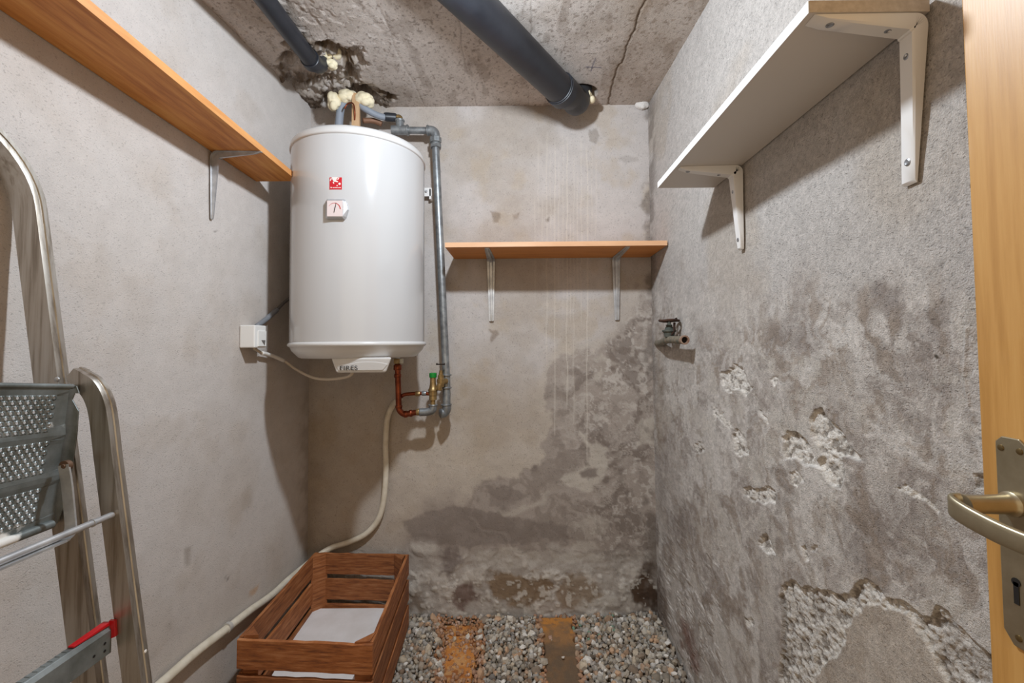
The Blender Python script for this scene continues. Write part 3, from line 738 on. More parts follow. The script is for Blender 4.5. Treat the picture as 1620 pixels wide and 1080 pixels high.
# back shelf
bshelf = mat('beech_laminate', (214, 140, 70), .5, var=(198, 122, 54), stretch=(1, 8, 8), vscale=5)
bedge = mat('beech_edge_band', (226, 178, 138), .5, var=(214, 164, 122), stretch=(1, 5, 5), vscale=6)
zb_ = S(880, 389.5, 1.62).z; xl_, xr_ = S(704, 391, 1.62).x, S(1051, 388, 1.62).x
Bs = empty('wall_shelf', ((xl_ + xr_) / 2, YB, zb_), 'short wooden shelf on the back wall held by two metal brackets', 'shelf')
bm = NB(); box(bm, (xl_, 1.621, zb_), (XR - .006, YB - .006, zb_ + .0175)); build('board', bm, bshelf, Bs, bevel=.0008)
bm = NB(); box(bm, (xl_ - .0002, 1.619, zb_ - .0001), (XR - .0055, 1.6208, zb_ + .0176)); build('edge_band', bm, bedge, Bs)['label'] = 'pale peach front edge band'
for bx in (777, 974):
    b_ = S(bx, 412, YB); bracket(Bs, (b_.x, YB - .006, zb_), (0, -1, 0), .262, .215, .0095, .0165, .004, .009, hat, zinc, r=.018)

# white shelf on the right
melam = mat('white_melamine', (206, 198, 190), .45); medge = mat('white_edge_band', (242, 240, 236), .4)
raw = mat('raw_chipboard', (200, 188, 174), .9, var=(178, 164, 148), vscale=90)
fc_ = S(1041, 297.5, 1.217); zw = fc_.z; ynr = .566; xf = fc_.x; T2 = .016
Ws = empty('wall_shelf', (XR, .9, zw), 'deep white melamine shelf high on the right wall on white brackets', 'shelf')
bm = NB(); box(bm, (xf, ynr, zw), (XR - .004, 1.217, zw + T2)); build('board', bm, melam, Ws, bevel=.0006)
bm = NB(); box(bm, (xf - .0012, ynr, zw - .0001), (xf - .0001, 1.217, zw + T2)); build('edge_band', bm, medge, Ws)['label'] = 'bright white front edge band'
bm = NB(); box(bm, (xf, ynr - .0008, zw), (XR - .004, ynr - .0001, zw + T2)); build('end_face', bm, raw, Ws)['label'] = 'raw brown chipboard end face'
yb1 = SX(1174, 300, XR).y
bracket(Ws, (XR - .003, yb1, zw), (-1, 0, 0), .205, .150, .0085, .0135, .008, .024, flatbox, whitep, r=.016, screws=(('leg', .88), ('leg', .30), ('arm', .35), ('arm', .86)))
BL = -.12
bracket(Ws, (XR - .003, .5785, zw), (-1, 0, 0), .216, .150, .0108, .0118, .004, .020, flatbox, whitep, lean=BL, r=.016, screws=(('leg', .86), ('leg', .22), ('arm', .30), ('arm', .82)))

# ================================================================== WATER HEATER
enamel = mat('white_enamel', (200, 199, 199), .16, .0, coat=.3, spec=.5)
enamel2 = mat('white_plastic_cap', (212, 210, 208), .3, spec=.5)
HC = Vector((-.580, 1.577, H)); HR = .2245
zs_ = H + .667; zr_ = H + .004
HT = empty('water_heater', (HC.x, HC.y, zr_), 'tall white cylindrical water heater hanging in the back left corner', 'water heater')
AX = (0, 0, 1); C0 = Vector((HC.x, HC.y, 0))
bm = NB(); lathe(bm, C0, AX, [(zr_ + .008, HR), (zs_ - .002, HR)], 128); build('tank', bm, enamel, HT, smooth=True)
bm = NB(); lathe(bm, C0, AX, [(zs_ - .004, HR + .0035), (zs_ + .001, HR + .0042), (zs_ + .006, HR + .0036), (zs_ + .016, HR + .001), (zs_ + .026, HR - .008), (zs_ + .032, HR - .028), (zs_ + .036, HR - .08), (zs_ + .037, .01)], 128); build('top_cap', bm, enamel2, HT, smooth='all')
bm = NB(); lathe(bm, C0, AX, [(zr_ - .043, .01), (zr_ - .043, HR - .036), (zr_ - .040, HR - .028), (zr_ - .018, HR - .007), (zr_ - .006, HR - .002), (zr_ - .004, HR + .003), (zr_ + .002, HR + .006), (zr_ + .008, HR + .003), (zr_ + .010, HR)], 128); build('bottom_cap', bm, enamel2, HT, smooth='all')
# angle that faces the camera
def cyl(a, z, e=0.0):
    return Vector((HC.x + math.cos(a) * (HR + e), HC.y + math.sin(a) * (HR + e), z))
def hit(px, py, R=HR):
    """point of the tank's surface seen at a pixel"""
    d = _dir(px, py); ox, oy = -HC.x, -HC.y
    a = d.x ** 2 + d.y ** 2; b = 2 * (ox * d.x + oy * d.y); c = ox * ox + oy * oy - R * R
    t = (-b - math.sqrt(max(b * b - 4 * a * c, 0))) / (2 * a); p = d * t + Vector((0, 0, H)); return math.atan2(p.y - HC.y, p.x - HC.x), p.z
def patch(name, pts, m, e0, e1, parent, sub=6):
    """thin curved sticker: polygon in (angle, z), thickened from e0 to e1 off the tank"""
    bm = NB(); a = [bm.verts.new(cyl(p, q, e1)) for p, q in pts]; b = [bm.verts.new(cyl(p, q, e0)) for p, q in pts]
    bm.faces.new(a); bm.faces.new(b[::-1])
    for i in range(len(a)):
        j = (i + 1) % len(a); bm.faces.new((a[i], b[i], b[j], a[j]))
    return build(name, bm, m, parent)
red = mat('red_print', (202, 30, 44), .4); whp = mat('white_print', (238, 228, 222), .4); blk = mat('black_print', (52, 44, 38), .6)
a0, z0 = hit(531, 290); sc_ = .019
da = sc_ / HR
st = patch('logo_sticker', [(a0 - da, z0 - sc_), (a0, z0 - sc_), (a0 + da, z0 - sc_), (a0 + da, z0 + sc_), (a0, z0 + sc_), (a0 - da, z0 + sc_)], red, -.0005, .0006, HT); st['label'] = 'square red logo with white shapes'
def lp(u, v): return (a0 + (u - .5) * 2 * da, z0 + (.5 - v) * 2 * sc_)
for pts in ([(.18, 0), (.72, 0), (.60, .12), (.55, .28), (.72, .34), (.68, .42), (.38, .36), (.26, .22)], [(.02, .25), (.12, .06), (.20, .10), (.08, .32)], [(.30, .36), (.38, .36), (.36, .48), (.42, .52), (.34, .55), (.28, .44)],
            [(.62, .20), (.74, .02), (.80, .04), (.70, .22)], [(.76, .46), (.86, .44), (.92, .54), (.86, .64), (.76, .62), (.72, .54)], [(.58, .66), (.66, .64), (.68, .72), (.60, .74)],
            [(.08, .82), (.14, .79), (.20, .82), (.20, .88), (.12, .90)]):
    patch('logo_shape', [lp(*p) for p in pts], whp, .0003, .0011, st)
for k in range(7): patch('logo_lettering', [lp(.28 + k * .095, .82), lp(.345 + k * .095, .82), lp(.345 + k * .095, .89), lp(.28 + k * .095, .89)], whp, .0003, .0011, st)
# thermometer
ta, tz = hit(530, 330, HR + .012)
tn = Vector((math.cos(ta), math.sin(ta), 0)); tr = Vector((-math.sin(ta), math.cos(ta), 0)); tu = Vector((0, 0, 1))
if tr.x < 0: tr = -tr
tc_ = Vector((HC.x, HC.y, tz)) + tn * HR
def TP(u, v, w): return tc_ + tr * u + tu * v + tn * w
chrome = mat('chrome_plastic', (190, 190, 192), .32, .5)
bm = NB()
oc = [(-.031, -.024), (-.026, -.031), (.026, -.031), (.031, -.024), (.037, 0), (.031, .024), (.026, .031), (-.026, .031), (-.031, .024)]
fr_ = [(-.024, -.022), (-.022, -.026), (.022, -.026), (.024, -.022), (.025, 0), (.024, .022), (.022, .026), (-.022, .026), (-.024, .022)]
r1 = [bm.verts.new(TP(u, v, -.004)) for u, v in oc]; r2 = [bm.verts.new(TP(u, v, .007)) for u, v in oc]; r3 = [bm.verts.new(TP(u, v, .013)) for u, v in fr_]
for a, b in ((r1, r2), (r2, r3)):
    for k in range(9): bm.faces.new((a[k], a[(k + 1) % 9], b[(k + 1) % 9], b[k]))
bm.faces.new(r3); bm.faces.new(r1[::-1])
th = build('thermometer', bm, chrome, HT, bevel=.0006); th['label'] = 'square thermometer with chrome rim'
bm = NB(); prism(bm, [TP(u, v, .0131) for u, v in [(-.0235, -.0245), (.0235, -.0245), (.0235, .0245), (-.0235, .0245)]], tn * .0012); build('dial', bm, mat('dial_white', (230, 214, 212), .35), th, bevel=.0005)
bm = NB(); pa, pb = [], []
for k in range(17):
    a = math.radians(150 - k * 9.0); w_ = .0006 + .0028 * k / 16; pa.append(TP(-.001 + math.cos(a) * .0195, -.004 + math.sin(a) * .0215, .0144)); pb.append(TP(-.001 + math.cos(a) * (.0195 - w_), -.004 + math.sin(a) * (.0215 - w_), .0144))
va = [bm.verts.new(p) for p in pa]; vb = [bm.verts.new(p) for p in pb]
for k in range(16): bm.faces.new((va[k], va[k + 1], vb[k + 1], vb[k]))
build('scale_arc', bm, mat('dial_red', (196, 62, 58), .5), th)['label'] = 'red tapering scale arc'
bm = NB(); prism(bm, [TP(u, v, .0146) for u, v in [(-.0032, -.013), (-.0006, -.0118), (.0048, .0175), (.0036, .0178)]], tn * .001); build('needle', bm, blk, th)
# control cover
fy = HC.y - HR + .035
cl, cr_ = S(523, 563, fy), S(620, 561, fy); dl, dr = S(530, 590, fy), S(610, 590, fy)
zt_ = zr_ - .040; zd = dl.z
bm = NB(); yb_ = fy + .15
hexa(bm, [(cl.x, fy, zt_), (cr_.x, fy, zt_), (cr_.x - .055, yb_, zt_), (cl.x + .03, yb_, zt_)], [(dl.x, fy + .006, zd), (dr.x, fy + .006, zd), (dr.x - .055, yb_, zd), (dl.x + .03, yb_, zd)])
cc = build('control_cover', bm, enamel2, HT, bevel=.006, seg=3)
bm = NB()
pts = [(cl.x + .014, zt_ - .02)] + [(cl.x + .014 + (cr_.x - cl.x - .028) * k / 12, zt_ - .020 + .007 * math.sin(math.pi * max(0, (k - 3)) / 9)) for k in range(1, 12)] + [(cr_.x - .014, zt_ - .022), (dr.x - .010, zd + .008), (dl.x + .010, zd + .008)]
prism(bm, [(u, fy + .0008 + (zt_ - v) / (zt_ - zd) * .0055 - .0022, v) for u, v in pts], (0, .003, 0)); build('cover_panel', bm, enamel2, cc, bevel=.0008)
fcu = bpy.data.curves.new('cover_lettering', 'FONT'); fcu.body = 'FIRES'; fcu.size = .021; fcu.extrude = .0002; fcu.materials.append(blk); fcu.space_character = 1.05
lt = S(537, 585.5, fy); to = bpy.data.objects.new('cover_lettering', fcu); COL.objects.link(to); to.parent = cc
bpy.context.view_layer.update(); _tm = bpy.data.meshes.new_from_object(to); bpy.data.objects.remove(to); to = bpy.data.objects.new('cover_lettering', _tm); COL.objects.link(to); to.parent = cc
to.rotation_euler = (math.radians(96), 0, 0); to.location = Vector((lt.x, fy + .0005, lt.z)) - world_loc(cc); to.scale = (1.15, .95, 1)
# wall bracket tab and hook
bm = NB(); p = S(677, 303, YB - .04); box(bm, (p.x - .045, YB - .036, p.z - .018), (p.x + .014, YB - .031, p.z + .018)); box(bm, (p.x + .004, YB - .036, p.z - .03), (p.x + .012, YB - .004, p.z + .014))
mt = build('mounting_tab', bm, whitep, HT, bevel=.001)
bm = NB(); lathe(bm, (p.x - .008, YB - .036, p.z + .002), (0, -1, 0), [(0, .0060), (.004, .0060), (.005, .005)], 6); lathe(bm, (p.x - .008, YB - .041, p.z + .002), (0, -1, 0), [(0, .003), (.004, .003)], 12); build('bolt', bm, zinc, mt)
# hot/cold spigot under the tank
copper = mat('copper', (150, 78, 50), .32, .8, var=(108, 48, 28), vscale=25)
brassd = mat('old_brass', (172, 144, 98), .38, .7, var=(132, 106, 66), vscale=40)
galv = mat('galvanised_steel', (160, 164, 166), .42, .65, var=(118, 120, 122), vscale=35, bump=(160, .15, .001))

# ================================================================== PIPES
YP = 1.765
# galvanised pipe run
GPp = empty('water_pipe', S(697, 430, YP), 'grey galvanised water pipe running down beside the white water heater', 'pipe')
top_e = S(686, 208, YP); hx0 = S(622, 207, YP); bot = S(706, 610, YP)
rp = .0150
dn = (bot - S(688, 235, YP)).normalized()
def seg(a, b, r, m, name, par, sgm=24):
    bm = NB(); tube(bm, [a, b], r, sgm); return build(name, bm, m, par, smooth=True)
def collar(c, ax, r, L, m, name, par, seg_=24):
    bm = NB(); ax = Vector(ax).normalized(); lathe(bm, Vector(c) - ax * L / 2, ax, [(0, r * .94), (.0015, r), (L - .0015, r), (L, r * .94)], seg_); return build(name, bm, m, par, smooth=True)
pA, pB = S(646, 206, YP), S(680, 206.5, YP)
seg(S(640, 206, YP), pB, rp * .92, galv, 'pipe', GPp)
# tee
bm = NB(); tube(bm, [S(620, 206, YP), S(645, 206, YP)], .0185, 24); tube(bm, [S(633, 206, YP), S(632.5, 191, YP)], .0165, 24); build('tee', bm, galv, GPp, smooth=True)
collar(S(645, 206, YP), (1, 0, 0), .0215, .008, galv, 'collar', GPp); collar(S(632.5, 191, YP), (0, 0, 1), .0195, .007, galv, 'collar', GPp)
# elbow
bm = NB(); tube(bm, catmull([S(676, 206.5, YP), S(684, 207, YP), S(688.5, 212, YP), S(689, 222, YP)], 6), .0185, 24); build('elbow', bm, galv, GPp, smooth='all')
collar(S(677, 206.5, YP), (1, 0, 0), .0212, .008, galv, 'collar', GPp)
collar(S(689, 222, YP), dn, .0240, .022, galv, 'union_nut', GPp, 8)
collar(S(689.5, 229, YP), dn, .0195, .016, galv, 'union_nut', GPp, 24)
bm = NB(); lathe(bm, S(689.5, 232, YP), dn, [(-.006, .0235), (.006, .0235)], 6); build('union_nut', bm, galv, GPp)
seg(S(689, 228, YP), S(706, 596, YP), rp, galv, 'pipe', GPp)
for yy in (593, 613, 640): pass
bm = NB(); tube(bm, [S(706, 592, YP), S(706.5, 642, YP)], .0158, 24); build('tee', bm, galv, GPp, smooth=True)
for yy in (593, 613, 640): collar(S(706, yy, YP), (0, 0, 1), .0215, .006, galv, 'collar', GPp)
bm = NB(); tube(bm, catmull([S(706.5, 640, YP), S(706.3, 647, YP), S(703, 652.5, YP), S(697.5, 654, YP - .01)], 6), .0185, 24); build('elbow', bm, galv, GPp, smooth='all')
# copper feed from heater and the elbow at the valve's foot
CP = empty('copper_pipe', S(629, 610, YP - .03), 'reddish copper pipe bent under the white water heater', 'pipe')
YC = YP - .035
collar(S(629, 571, YC), (0, 0, 1), .0165, .020, brassd, 'brass_nut', CP, 6)
bm = NB(); lathe(bm, S(635, 571, YC - .004), (0, 0, 1), [(-.009, .008), (.009, .008)], 10); build('white_plug', bm, mat('white_fitting', (206, 202, 186), .5), CP)
seg(S(629, 560, YC), S(629, 570, YC), .010, zinc, 'nipple', CP)
collar(S(629, 581, YC), (0, 0, 1), .0155, .020, copper, 'sleeve', CP); collar(S(629.3, 594, YC), (0, 0, 1), .0135, .014, copper, 'sleeve', CP)
bm = NB(); tube(bm, catmull([S(629, 575, YC), S(630, 610, YC), S(631, 642, YC), S(633, 650, YC), S(640, 655, YC), S(650, 653.5, YC), S(665, 651, YC)], 8), .0112, 20); build('pipe', bm, copper, CP, smooth='all')
collar(S(631, 643, YC), (0, 0, 1), .0135, .010, copper, 'sleeve', CP)
collar(S(642, 655, YC), (1, 0, .1), .0135, .012, copper, 'sleeve', CP); collar(S(650, 653.5, YC), (1, 0, .1), .0142, .010, copper, 'sleeve', CP)
collar(S(662, 651.5, YC), (1, 0, .1), .0135, .014, brassd, 'brass_nut', CP)
# safety valve with green cap
SV = empty('safety_valve', S(685, 620, YC), 'small brass safety valve with a bright green cap below the heater', 'valve')
bm = NB(); tube(bm, catmull([S(664, 652, YC), S(677, 651, YC), S(684, 648, YC), S(685, 640, YC)], 6), .0155, 22); build('elbow', bm, galv, SV, smooth='all')
collar(S(685, 640.5, YC), (0, 0, 1), .0185, .005, galv, 'collar', SV)
b0 = S(685, 640, YC); zt2 = S(685, 596, YC).z
L_ = zt2 - b0.z
bm = NB(); lathe(bm, b0, (0, 0, 1), [(0, .009), (L_ * .17, .009), (L_ * .18, .0145), (L_ * .33, .0145), (L_ * .34, .0165), (L_ * .48, .0165), (L_ * .49, .0185), (L_ * .55, .0185), (L_ * .60, .0145), (L_ * .8, .0115), (L_, .0105)], 26); build('body', bm, brassd, SV, smooth=True)
bm = NB(); lathe(bm, S(685, 597, YC), (0, 0, 1), [(0, .0135), (.003, .0145), (.0165, .0145), (.018, .0128)], 26); build('cap', bm, mat('green_plastic', (14, 132, 48), .3), SV, smooth=True)['label'] = 'bright green cap'
bm = NB(); tube(bm, catmull([S(682, 623, YC), S(664, 622, YC), S(655, 622.5, YC), S(640, 624, YC), S(634, 628, YC + .01)], 5), .0072, 16); oo = build('outlet_pipe', bm, copper, SV, smooth='all')
collar(S(671, 622, YC), (1, 0, 0), .0095, .016, galv, 'ferrule', SV); collar(S(661, 622.5, YC), (1, 0, 0), .0100, .018, brassd, 'brass_nut', SV, 8)
# stop tap
TA = empty('drain_tap', S(698, 600, YC), 'small old brass tap with T-handle beside the green-capped valve', 'tap')
b1 = S(697.5, 602, YC - .005); 
bm = NB(); lathe(bm, b1, (0, 0, 1), [(-.024, .011), (-.012, .0135), (-.004, .0155), (.006, .0155), (.008, .0115), (.022, .0110), (.024, .008), (.040, .0060)], 20); build('body', bm, brassd, TA, smooth=True)
bm = NB(); tube(bm, catmull([S(706, 603, YC + .015), S(700, 603, YC), S(696, 608, YC - .008), S(694.5, 617, YC - .008)], 5), .0115, 16); build('spout', bm, brassd, TA, smooth='all')
hh = S(697, 576, YC - .005)
bm = NB(); tube(bm, [hh + Vector((-.0165, 0, .001)), hh + Vector((-.008, 0, 0)), hh + Vector((.008, 0, 0)), hh + Vector((.0165, 0, .001))], .003, 12, radii=[.0040, .0025, .0025, .0040]); build('handle', bm, mat('dark_iron', (52, 40, 34), .6, .5), TA, smooth='all')

# drain hose: cream plastic pipe from the valve down the back wall and along the left wall
hose_m = mat('cream_plastic_pipe', (218, 208, 190), .45, var=(200, 188, 166), vscale=30)
Hs = empty('drain_hose', S(612, 720, YB - .02), 'cream plastic hose curving down behind the crate and along the left wall', 'hose')
yw = YB - .018; xw = XL + .018
hp = [S(633, 630, YC + .02), S(622, 640, yw), S(613, 662, yw), S(610, 700, yw), S(610.5, 745, yw), S(607, 790, yw), S(598, 822, yw), S(578, 845, yw), S(550, 858, yw), S(525, 866, yw - .01), S(502, 880, yw - .05),
      SX(480, 897, xw + .01), SX(455, 918, xw), SX(430, 941, xw), SX(395, 966, xw), SX(362, 992, xw), SX(310, 1032, xw), SX(258, 1078, xw), SX(180, 1146, xw)]
bm = NB(); tube(bm, catmull(hp, 8), .0115, 18); build('pipe', bm, hose_m, Hs, smooth='all')
p = SX(362, 991, xw); q_ = SX(350, 1000, xw)
bm = NB(); tube(bm, [p, p + (q_ - p).normalized() * .012], .0145, 18); box(bm, (XL + .001, p.y - .010, p.z - .024), (XL + .014, p.y + .004, p.z - .008)); build('clip', bm, mat('grey_clip', (180, 174, 166), .5), Hs, smooth=True)

# grey conduit + cable of the switch box
SB = empty('junction_box', SX(398, 532, XL + .03), 'small white electrical box on the left wall beside the heater', 'junction box')
qa = SX(378, 514, XL); qb = SX(378, 550, XL); xo = XL + .050
yn_ = qa.y; yfar = yn_ + .062; 
wp = mat('white_box_plastic', (232, 230, 226), .4)
bm = NB(); box(bm, (XL + .002, yn_, qb.z), (xo, yfar, qa.z)); build('housing', bm, wp, SB, bevel=.003)
bm = NB(); box(bm, (xo - .001, yn_ + .016, qb.z + .004), (xo + .003, yfar - .003, qa.z - .018)); build('cover', bm, wp, SB, bevel=.001)
bm = NB(); prism(bm, [(xo + .0034, yn_ + .030, qb.z + .024), (xo + .0034, yn_ + .052, qb.z + .024), (xo + .0034, yn_ + .048, qb.z + .007)], (.0006, 0, 0)); build('switch_mark', bm, mat('grey_mark', (110, 104, 100), .5), SB)
CO = empty('conduit', S(425, 500, 1.5), 'grey plastic conduit rising from the white electrical box behind the heater', 'conduit')
bm = NB(); tube(bm, catmull([SX(406, 516, XL + .022), SX(422, 504, XL + .018), SX(438, 490, XL + .018)], 6), .0085, 14); build('pipe', bm, mat('grey_conduit', (120, 122, 126), .45), CO, smooth='all')
bm = NB(); tube(bm, catmull([SX(438, 490, XL + .018), SX(450, 478, XL + .02), SX(462, 468, XL + .03), SX(472, 455, XL + .03)], 6), .0055, 12); build('cable', bm, mat('grey_cable', (96, 92, 90), .5), CO, smooth='all')
CA = empty('power_cable', S(480, 590, 1.5), 'off-white cable sagging from the electrical box to the heater underside', 'cable')
cab = [SX(402, 551, XL + .025), SX(414, 558, XL + .020), SX(432, 563, XL + .02), SX(450, 571, XL + .03), S(470, 585, 1.60), S(495, 597, 1.56), S(520, 600, 1.52), S(545, 597, 1.48), S(556, 592, 1.46), S(560, 580, 1.46)]
bm = NB(); tube(bm, catmull(cab, 8), .0048, 12); build('cable', bm, mat('offwhite_cable', (196, 180, 160), .5), CA, smooth='all')
bm = NB(); tube(bm, catmull([SX(414, 558, XL + .020), SX(432, 563, XL + .02), SX(449, 570.5, XL + .03)], 5), .0066, 12); build('sleeve', bm, mat('white_sleeve', (226, 220, 212), .5), CA, smooth='all')

# black waste pipes under the ceiling
pvc = mat('black_pvc', (30, 32, 38), .42, spec=.5, var=(44, 46, 52), vscale=9)
DP = empty('waste_pipe', S(742, 60, 1.3), 'thick black waste pipe slanting under the concrete ceiling', 'pipe')
def along(a, b, t): return a + (b - a) * t
bp0, bp1 = S(742, 0, 1.162), S(893, 148, 1.63)
start = along(bp0, bp1, -1.15)
bend = catmull([along(bp0, bp1, .90), bp1, S(903, 152, 1.67), Vector((.222, 1.725, ceil_z(1.72) - .045)), Vector((.240, 1.755, ceil_z(1.735) + .03))], 6)
bm = NB(); tube(bm, [start, bp1], .0535, 40); build('pipe', bm, pvc, DP, smooth=True)
bm = NB(); tube(bm, bend, .0500, 40); build('elbow', bm, mat('dark_grey_pvc', (52, 52, 54), .5), DP, smooth='all')
collar(along(bp0, bp1, .955), bp1 - bp0, .0590, .040, pvc, 'collar', DP, 40)
collar(along(bp0, bp1, .925), bp1 - bp0, .0565, .020, pvc, 'collar', DP, 40)
SP = empty('waste_pipe', S(450, 50, 1.3), 'thinner black waste pipe in the ceiling corner above the left shelf', 'pipe')
sp0, sp1 = S(420, 0, 1.17), S(494, 98, 1.47)
bm = NB(); tube(bm, [along(sp0, sp1, -1.6), sp1], .0270, 32); build('pipe', bm, pvc, SP, smooth=True)
collar(along(sp0, sp1, .97), sp1 - sp0, .0310, .030, pvc, 'collar', SP, 32)
bm = NB(); tube(bm, catmull([along(sp0, sp1, .95), S(502, 103, 1.50), S(510, 98, 1.53), Vector((S(512, 85, 1.55).x, 1.55, ceil_z(1.55) + .03))], 5), .0260, 28); build('elbow', bm, pvc, SP, smooth='all')

# foam lumps
foam_m = mat('expanding_foam', (226, 212, 178), .85, var=(238, 226, 196), vscale=40, bump=(120, .4, .003))
def foam(center, size, seed, label, squash=(1, 1, 1)):
    bm = NB(); bmesh.ops.create_icosphere(bm, subdivisions=4, radius=1)
    r = random.Random(seed); bl = [(Vector((r.uniform(-1, 1), r.uniform(-1, 1), r.uniform(-1, 1))).normalized(), r.uniform(.2, .45)) for _ in range(26)]
    for v in bm.verts:
        n = v.co.normalized(); k = .78 + max([max(0, (n.dot(d) - (1 - w * .5)) / (w * .5)) ** .5 * w for d, w in bl] + [0]); v.co = Vector(center) + Vector((n.x * squash[0], n.y * squash[1], n.z * squash[2])) * size * k
    o = build('foam_lump', bm, foam_m, None, smooth='all'); tag(o, label, 'foam', 'lumps of expanding foam around the ceiling pipes'); return o
foam(S(514, 82, 1.52) + Vector((.01, 0, .0)), .040, 1, 'long pale foam lump pressed beside the thinner black pipe', (1.1, .9, .6))
foam(S(523, 102, 1.53), .021, 2, 'small foam blob just below the thinner black pipe end', (1, .8, .8))
foam(S(529, 162, 1.70), .029, 3, 'pale foam lump left of the grey pipe stub above heater', (.85, 1, 1.25))
foam(S(550, 153, 1.71), .029, 4, 'pale foam lump against the left side of wooden stick', (1.2, 1, .85))
foam(S(578, 158, 1.71), .030, 5, 'pale foam lump against the right side of wooden stick', (1.15, 1, .9))
# foam ring of the big pipe
bm = NB(); ring = []
for k in range(15):
    a = math.radians(-110 + k * 15); rr = .058 + .004 * math.sin(k * 2.3)
    ring.append(Vector((.228 + math.cos(a) * rr, 1.752 + math.sin(a) * rr * .7, ceil_z(1.735) - .010 - .014 * math.sin(k * 1.1) - (.02 if k < 7 else 0))))
tube(bm, catmull(ring, 4), .011, 12, radii=[.009 + .006 * abs(math.sin(k * .9)) for k in range(57)])
o = build('foam_lump', bm, foam_m, None, smooth='all'); tag(o, 'pale foam collar around the thick black pipe at the ceiling', 'foam', 'lumps of expanding foam around the ceiling pipes')

# fittings between ceiling and heater top
greyp = mat('grey_foam_insulation', (132, 138, 148), .6)
o = empty('insulated_pipe', S(590, 175, 1.72), 'grey insulated pipe curving from ceiling hole to the galvanised tee', 'pipe')
bm = NB(); tube(bm, catmull([S(560, 152, 1.71), S(572, 168, 1.71), S(586, 177, 1.72), S(600, 183.5, 1.74), S(612, 186, 1.755)], 7), .0125, 18); build('insulation', bm, greyp, o, smooth='all')
bm = NB(); tube(bm, [S(608, 184.5, 1.75), S(612, 185, 1.755), S(626, 186, YP), S(628, 186, YP)], .013, 18, radii=[.0150, .0172, .0165, .0135]); build('sleeve', bm, pvc, o, smooth=True)['label'] = 'black rubber sleeve'
bm = NB(); tube(bm, catmull([S(626, 185, YP), S(631, 184.5, YP), S(634, 187, YP), S(634, 193, YP)], 5), .0082, 14); build('elbow', bm, brassd, o, smooth='all')
o = empty('pipe_stub', S(540, 175, 1.72), 'short grey pipe stub behind the heater top on the left', 'pipe')
bm = NB(); tube(bm, catmull([S(545, 162, 1.72), S(539, 172, 1.72), S(536, 200, 1.73)], 6), .0150, 18); build('insulation', bm, greyp, o, smooth='all')
bm = NB(); prism(bm, [S(557, 146, 1.69), S(567, 147, 1.69), S(568, 200, 1.69), S(556, 200, 1.69)], (0, .016, 0)); o = build('wooden_stick', bm, mat('raw_pine', (206, 170, 132), .7, var=(190, 152, 112), stretch=(6, 6, 1), vscale=10), None, bevel=.001)
tag(o, 'pale upright wooden stick wedged between heater top and ceiling', 'stick')
bm = NB(); tube(bm, catmull([S(545, 172, 1.68), S(549, 165, 1.68), S(556, 162.5, 1.675), S(560, 167, 1.675), S(561.5, 178, 1.68), S(561, 190, 1.69)], 6), .0028, 10); o = build('copper_wire', bm, copper, None, smooth='all'); tag(o, 'thin copper wire hooked around the pale wooden stick', 'wire')
bm = NB(); tube(bm, catmull([S(574, 191, 1.74), S(590, 191, 1.76), S(604, 196, 1.77)], 6), .011, 14, radii=None); o = build('pipe_fitting', bm, mat('rusty_fitting', (128, 92, 70), .6, .3), None, smooth='all'); tag(o, 'old brown fitting half hidden behind the heater top', 'fitting')

# corner plaster clump
bm = NB(); bmesh.ops.create_icosphere(bm, subdivisions=4, radius=1)
cc0 = S(1016, 165, YB - .012)
for v in bm.verts:
    n = v.co; k = .8 + .5 * float(fbm(np.array([n.x * 2.2 + 5]), np.array([n.y * 2.2 + n.z * 3]), 5, 3)[0]); v.co = cc0 + Vector((n.x * .028, n.y * .014, n.z * .020)) * k
o = build('plaster_lump', bm, mat('white_plaster', (206, 200, 194), .9, bump=(150, .5, .003)), None, smooth='all'); tag(o, 'small white plaster lump in the far right ceiling corner', 'plaster')

# old stopcock on the right wall
oldm = mat('corroded_bronze', (96, 100, 92), .7, .3, var=(146, 132, 112), vscale=45, bump=(180, .5, .002)); iron = mat('rusted_iron', (50, 34, 28), .85, .2, var=(78, 50, 34), vscale=60, bump=(180, .5, .002))
SCk = empty('stopcock', SX(1060, 535, XR - .038), 'old corroded stopcock with round handle sticking out of right wall', 'valve')
xs_ = XR - .040
bd = SX(1058, 537, xs_); opn = SX(1083, 537.5, xs_); yv = bd.y
bm = NB(); tube(bm, catmull([SX(1040, 543, XR + .004), SX(1046, 542, XR - .018), SX(1051, 539.5, XR - .034), bd, SX(1072, 537.5, xs_), opn], 6), .0125, 20, cap=False); build('body', bm, oldm, SCk, smooth='all')
ax_ = (opn - bd).normalized()
bm = NB(); lathe(bm, opn - ax_ * .004, ax_, [(-.006, .0128), (-.004, .0145), (.007, .0145), (.007, .0100), (-.02, .0090)], 22, cap=False); build('outlet', bm, mat('verdigris_copper', (164, 140, 122), .7, .2, var=(128, 92, 72), vscale=50), SCk, smooth=True)
bm = NB(); lathe(bm, opn - ax_ * .010, ax_, [(0, .0110), (.002, .0110)], 20); build('bore', bm, darkh, SCk)
bz = SX(1059, 533, xs_); tz_ = SX(1059, 507, xs_).z; yv = bz.y
LL = tz_ - bz.z
bm = NB(); lathe(bm, bz, (0, 0, 1), [(0, .016), (LL * .28, .019), (LL * .34, .024), (LL * .42, .024), (LL * .46, .015), (LL * .55, .014), (LL * .66, .010), (LL * .72, .011), (LL * .80, .006), (LL, .005)], 20); build('bonnet', bm, mat('dark_verdigris', (62, 68, 64), .8, .2, var=(100, 100, 90), vscale=60, bump=(180, .5, .002)), SCk, smooth=True)
bm = NB(); hr = .031
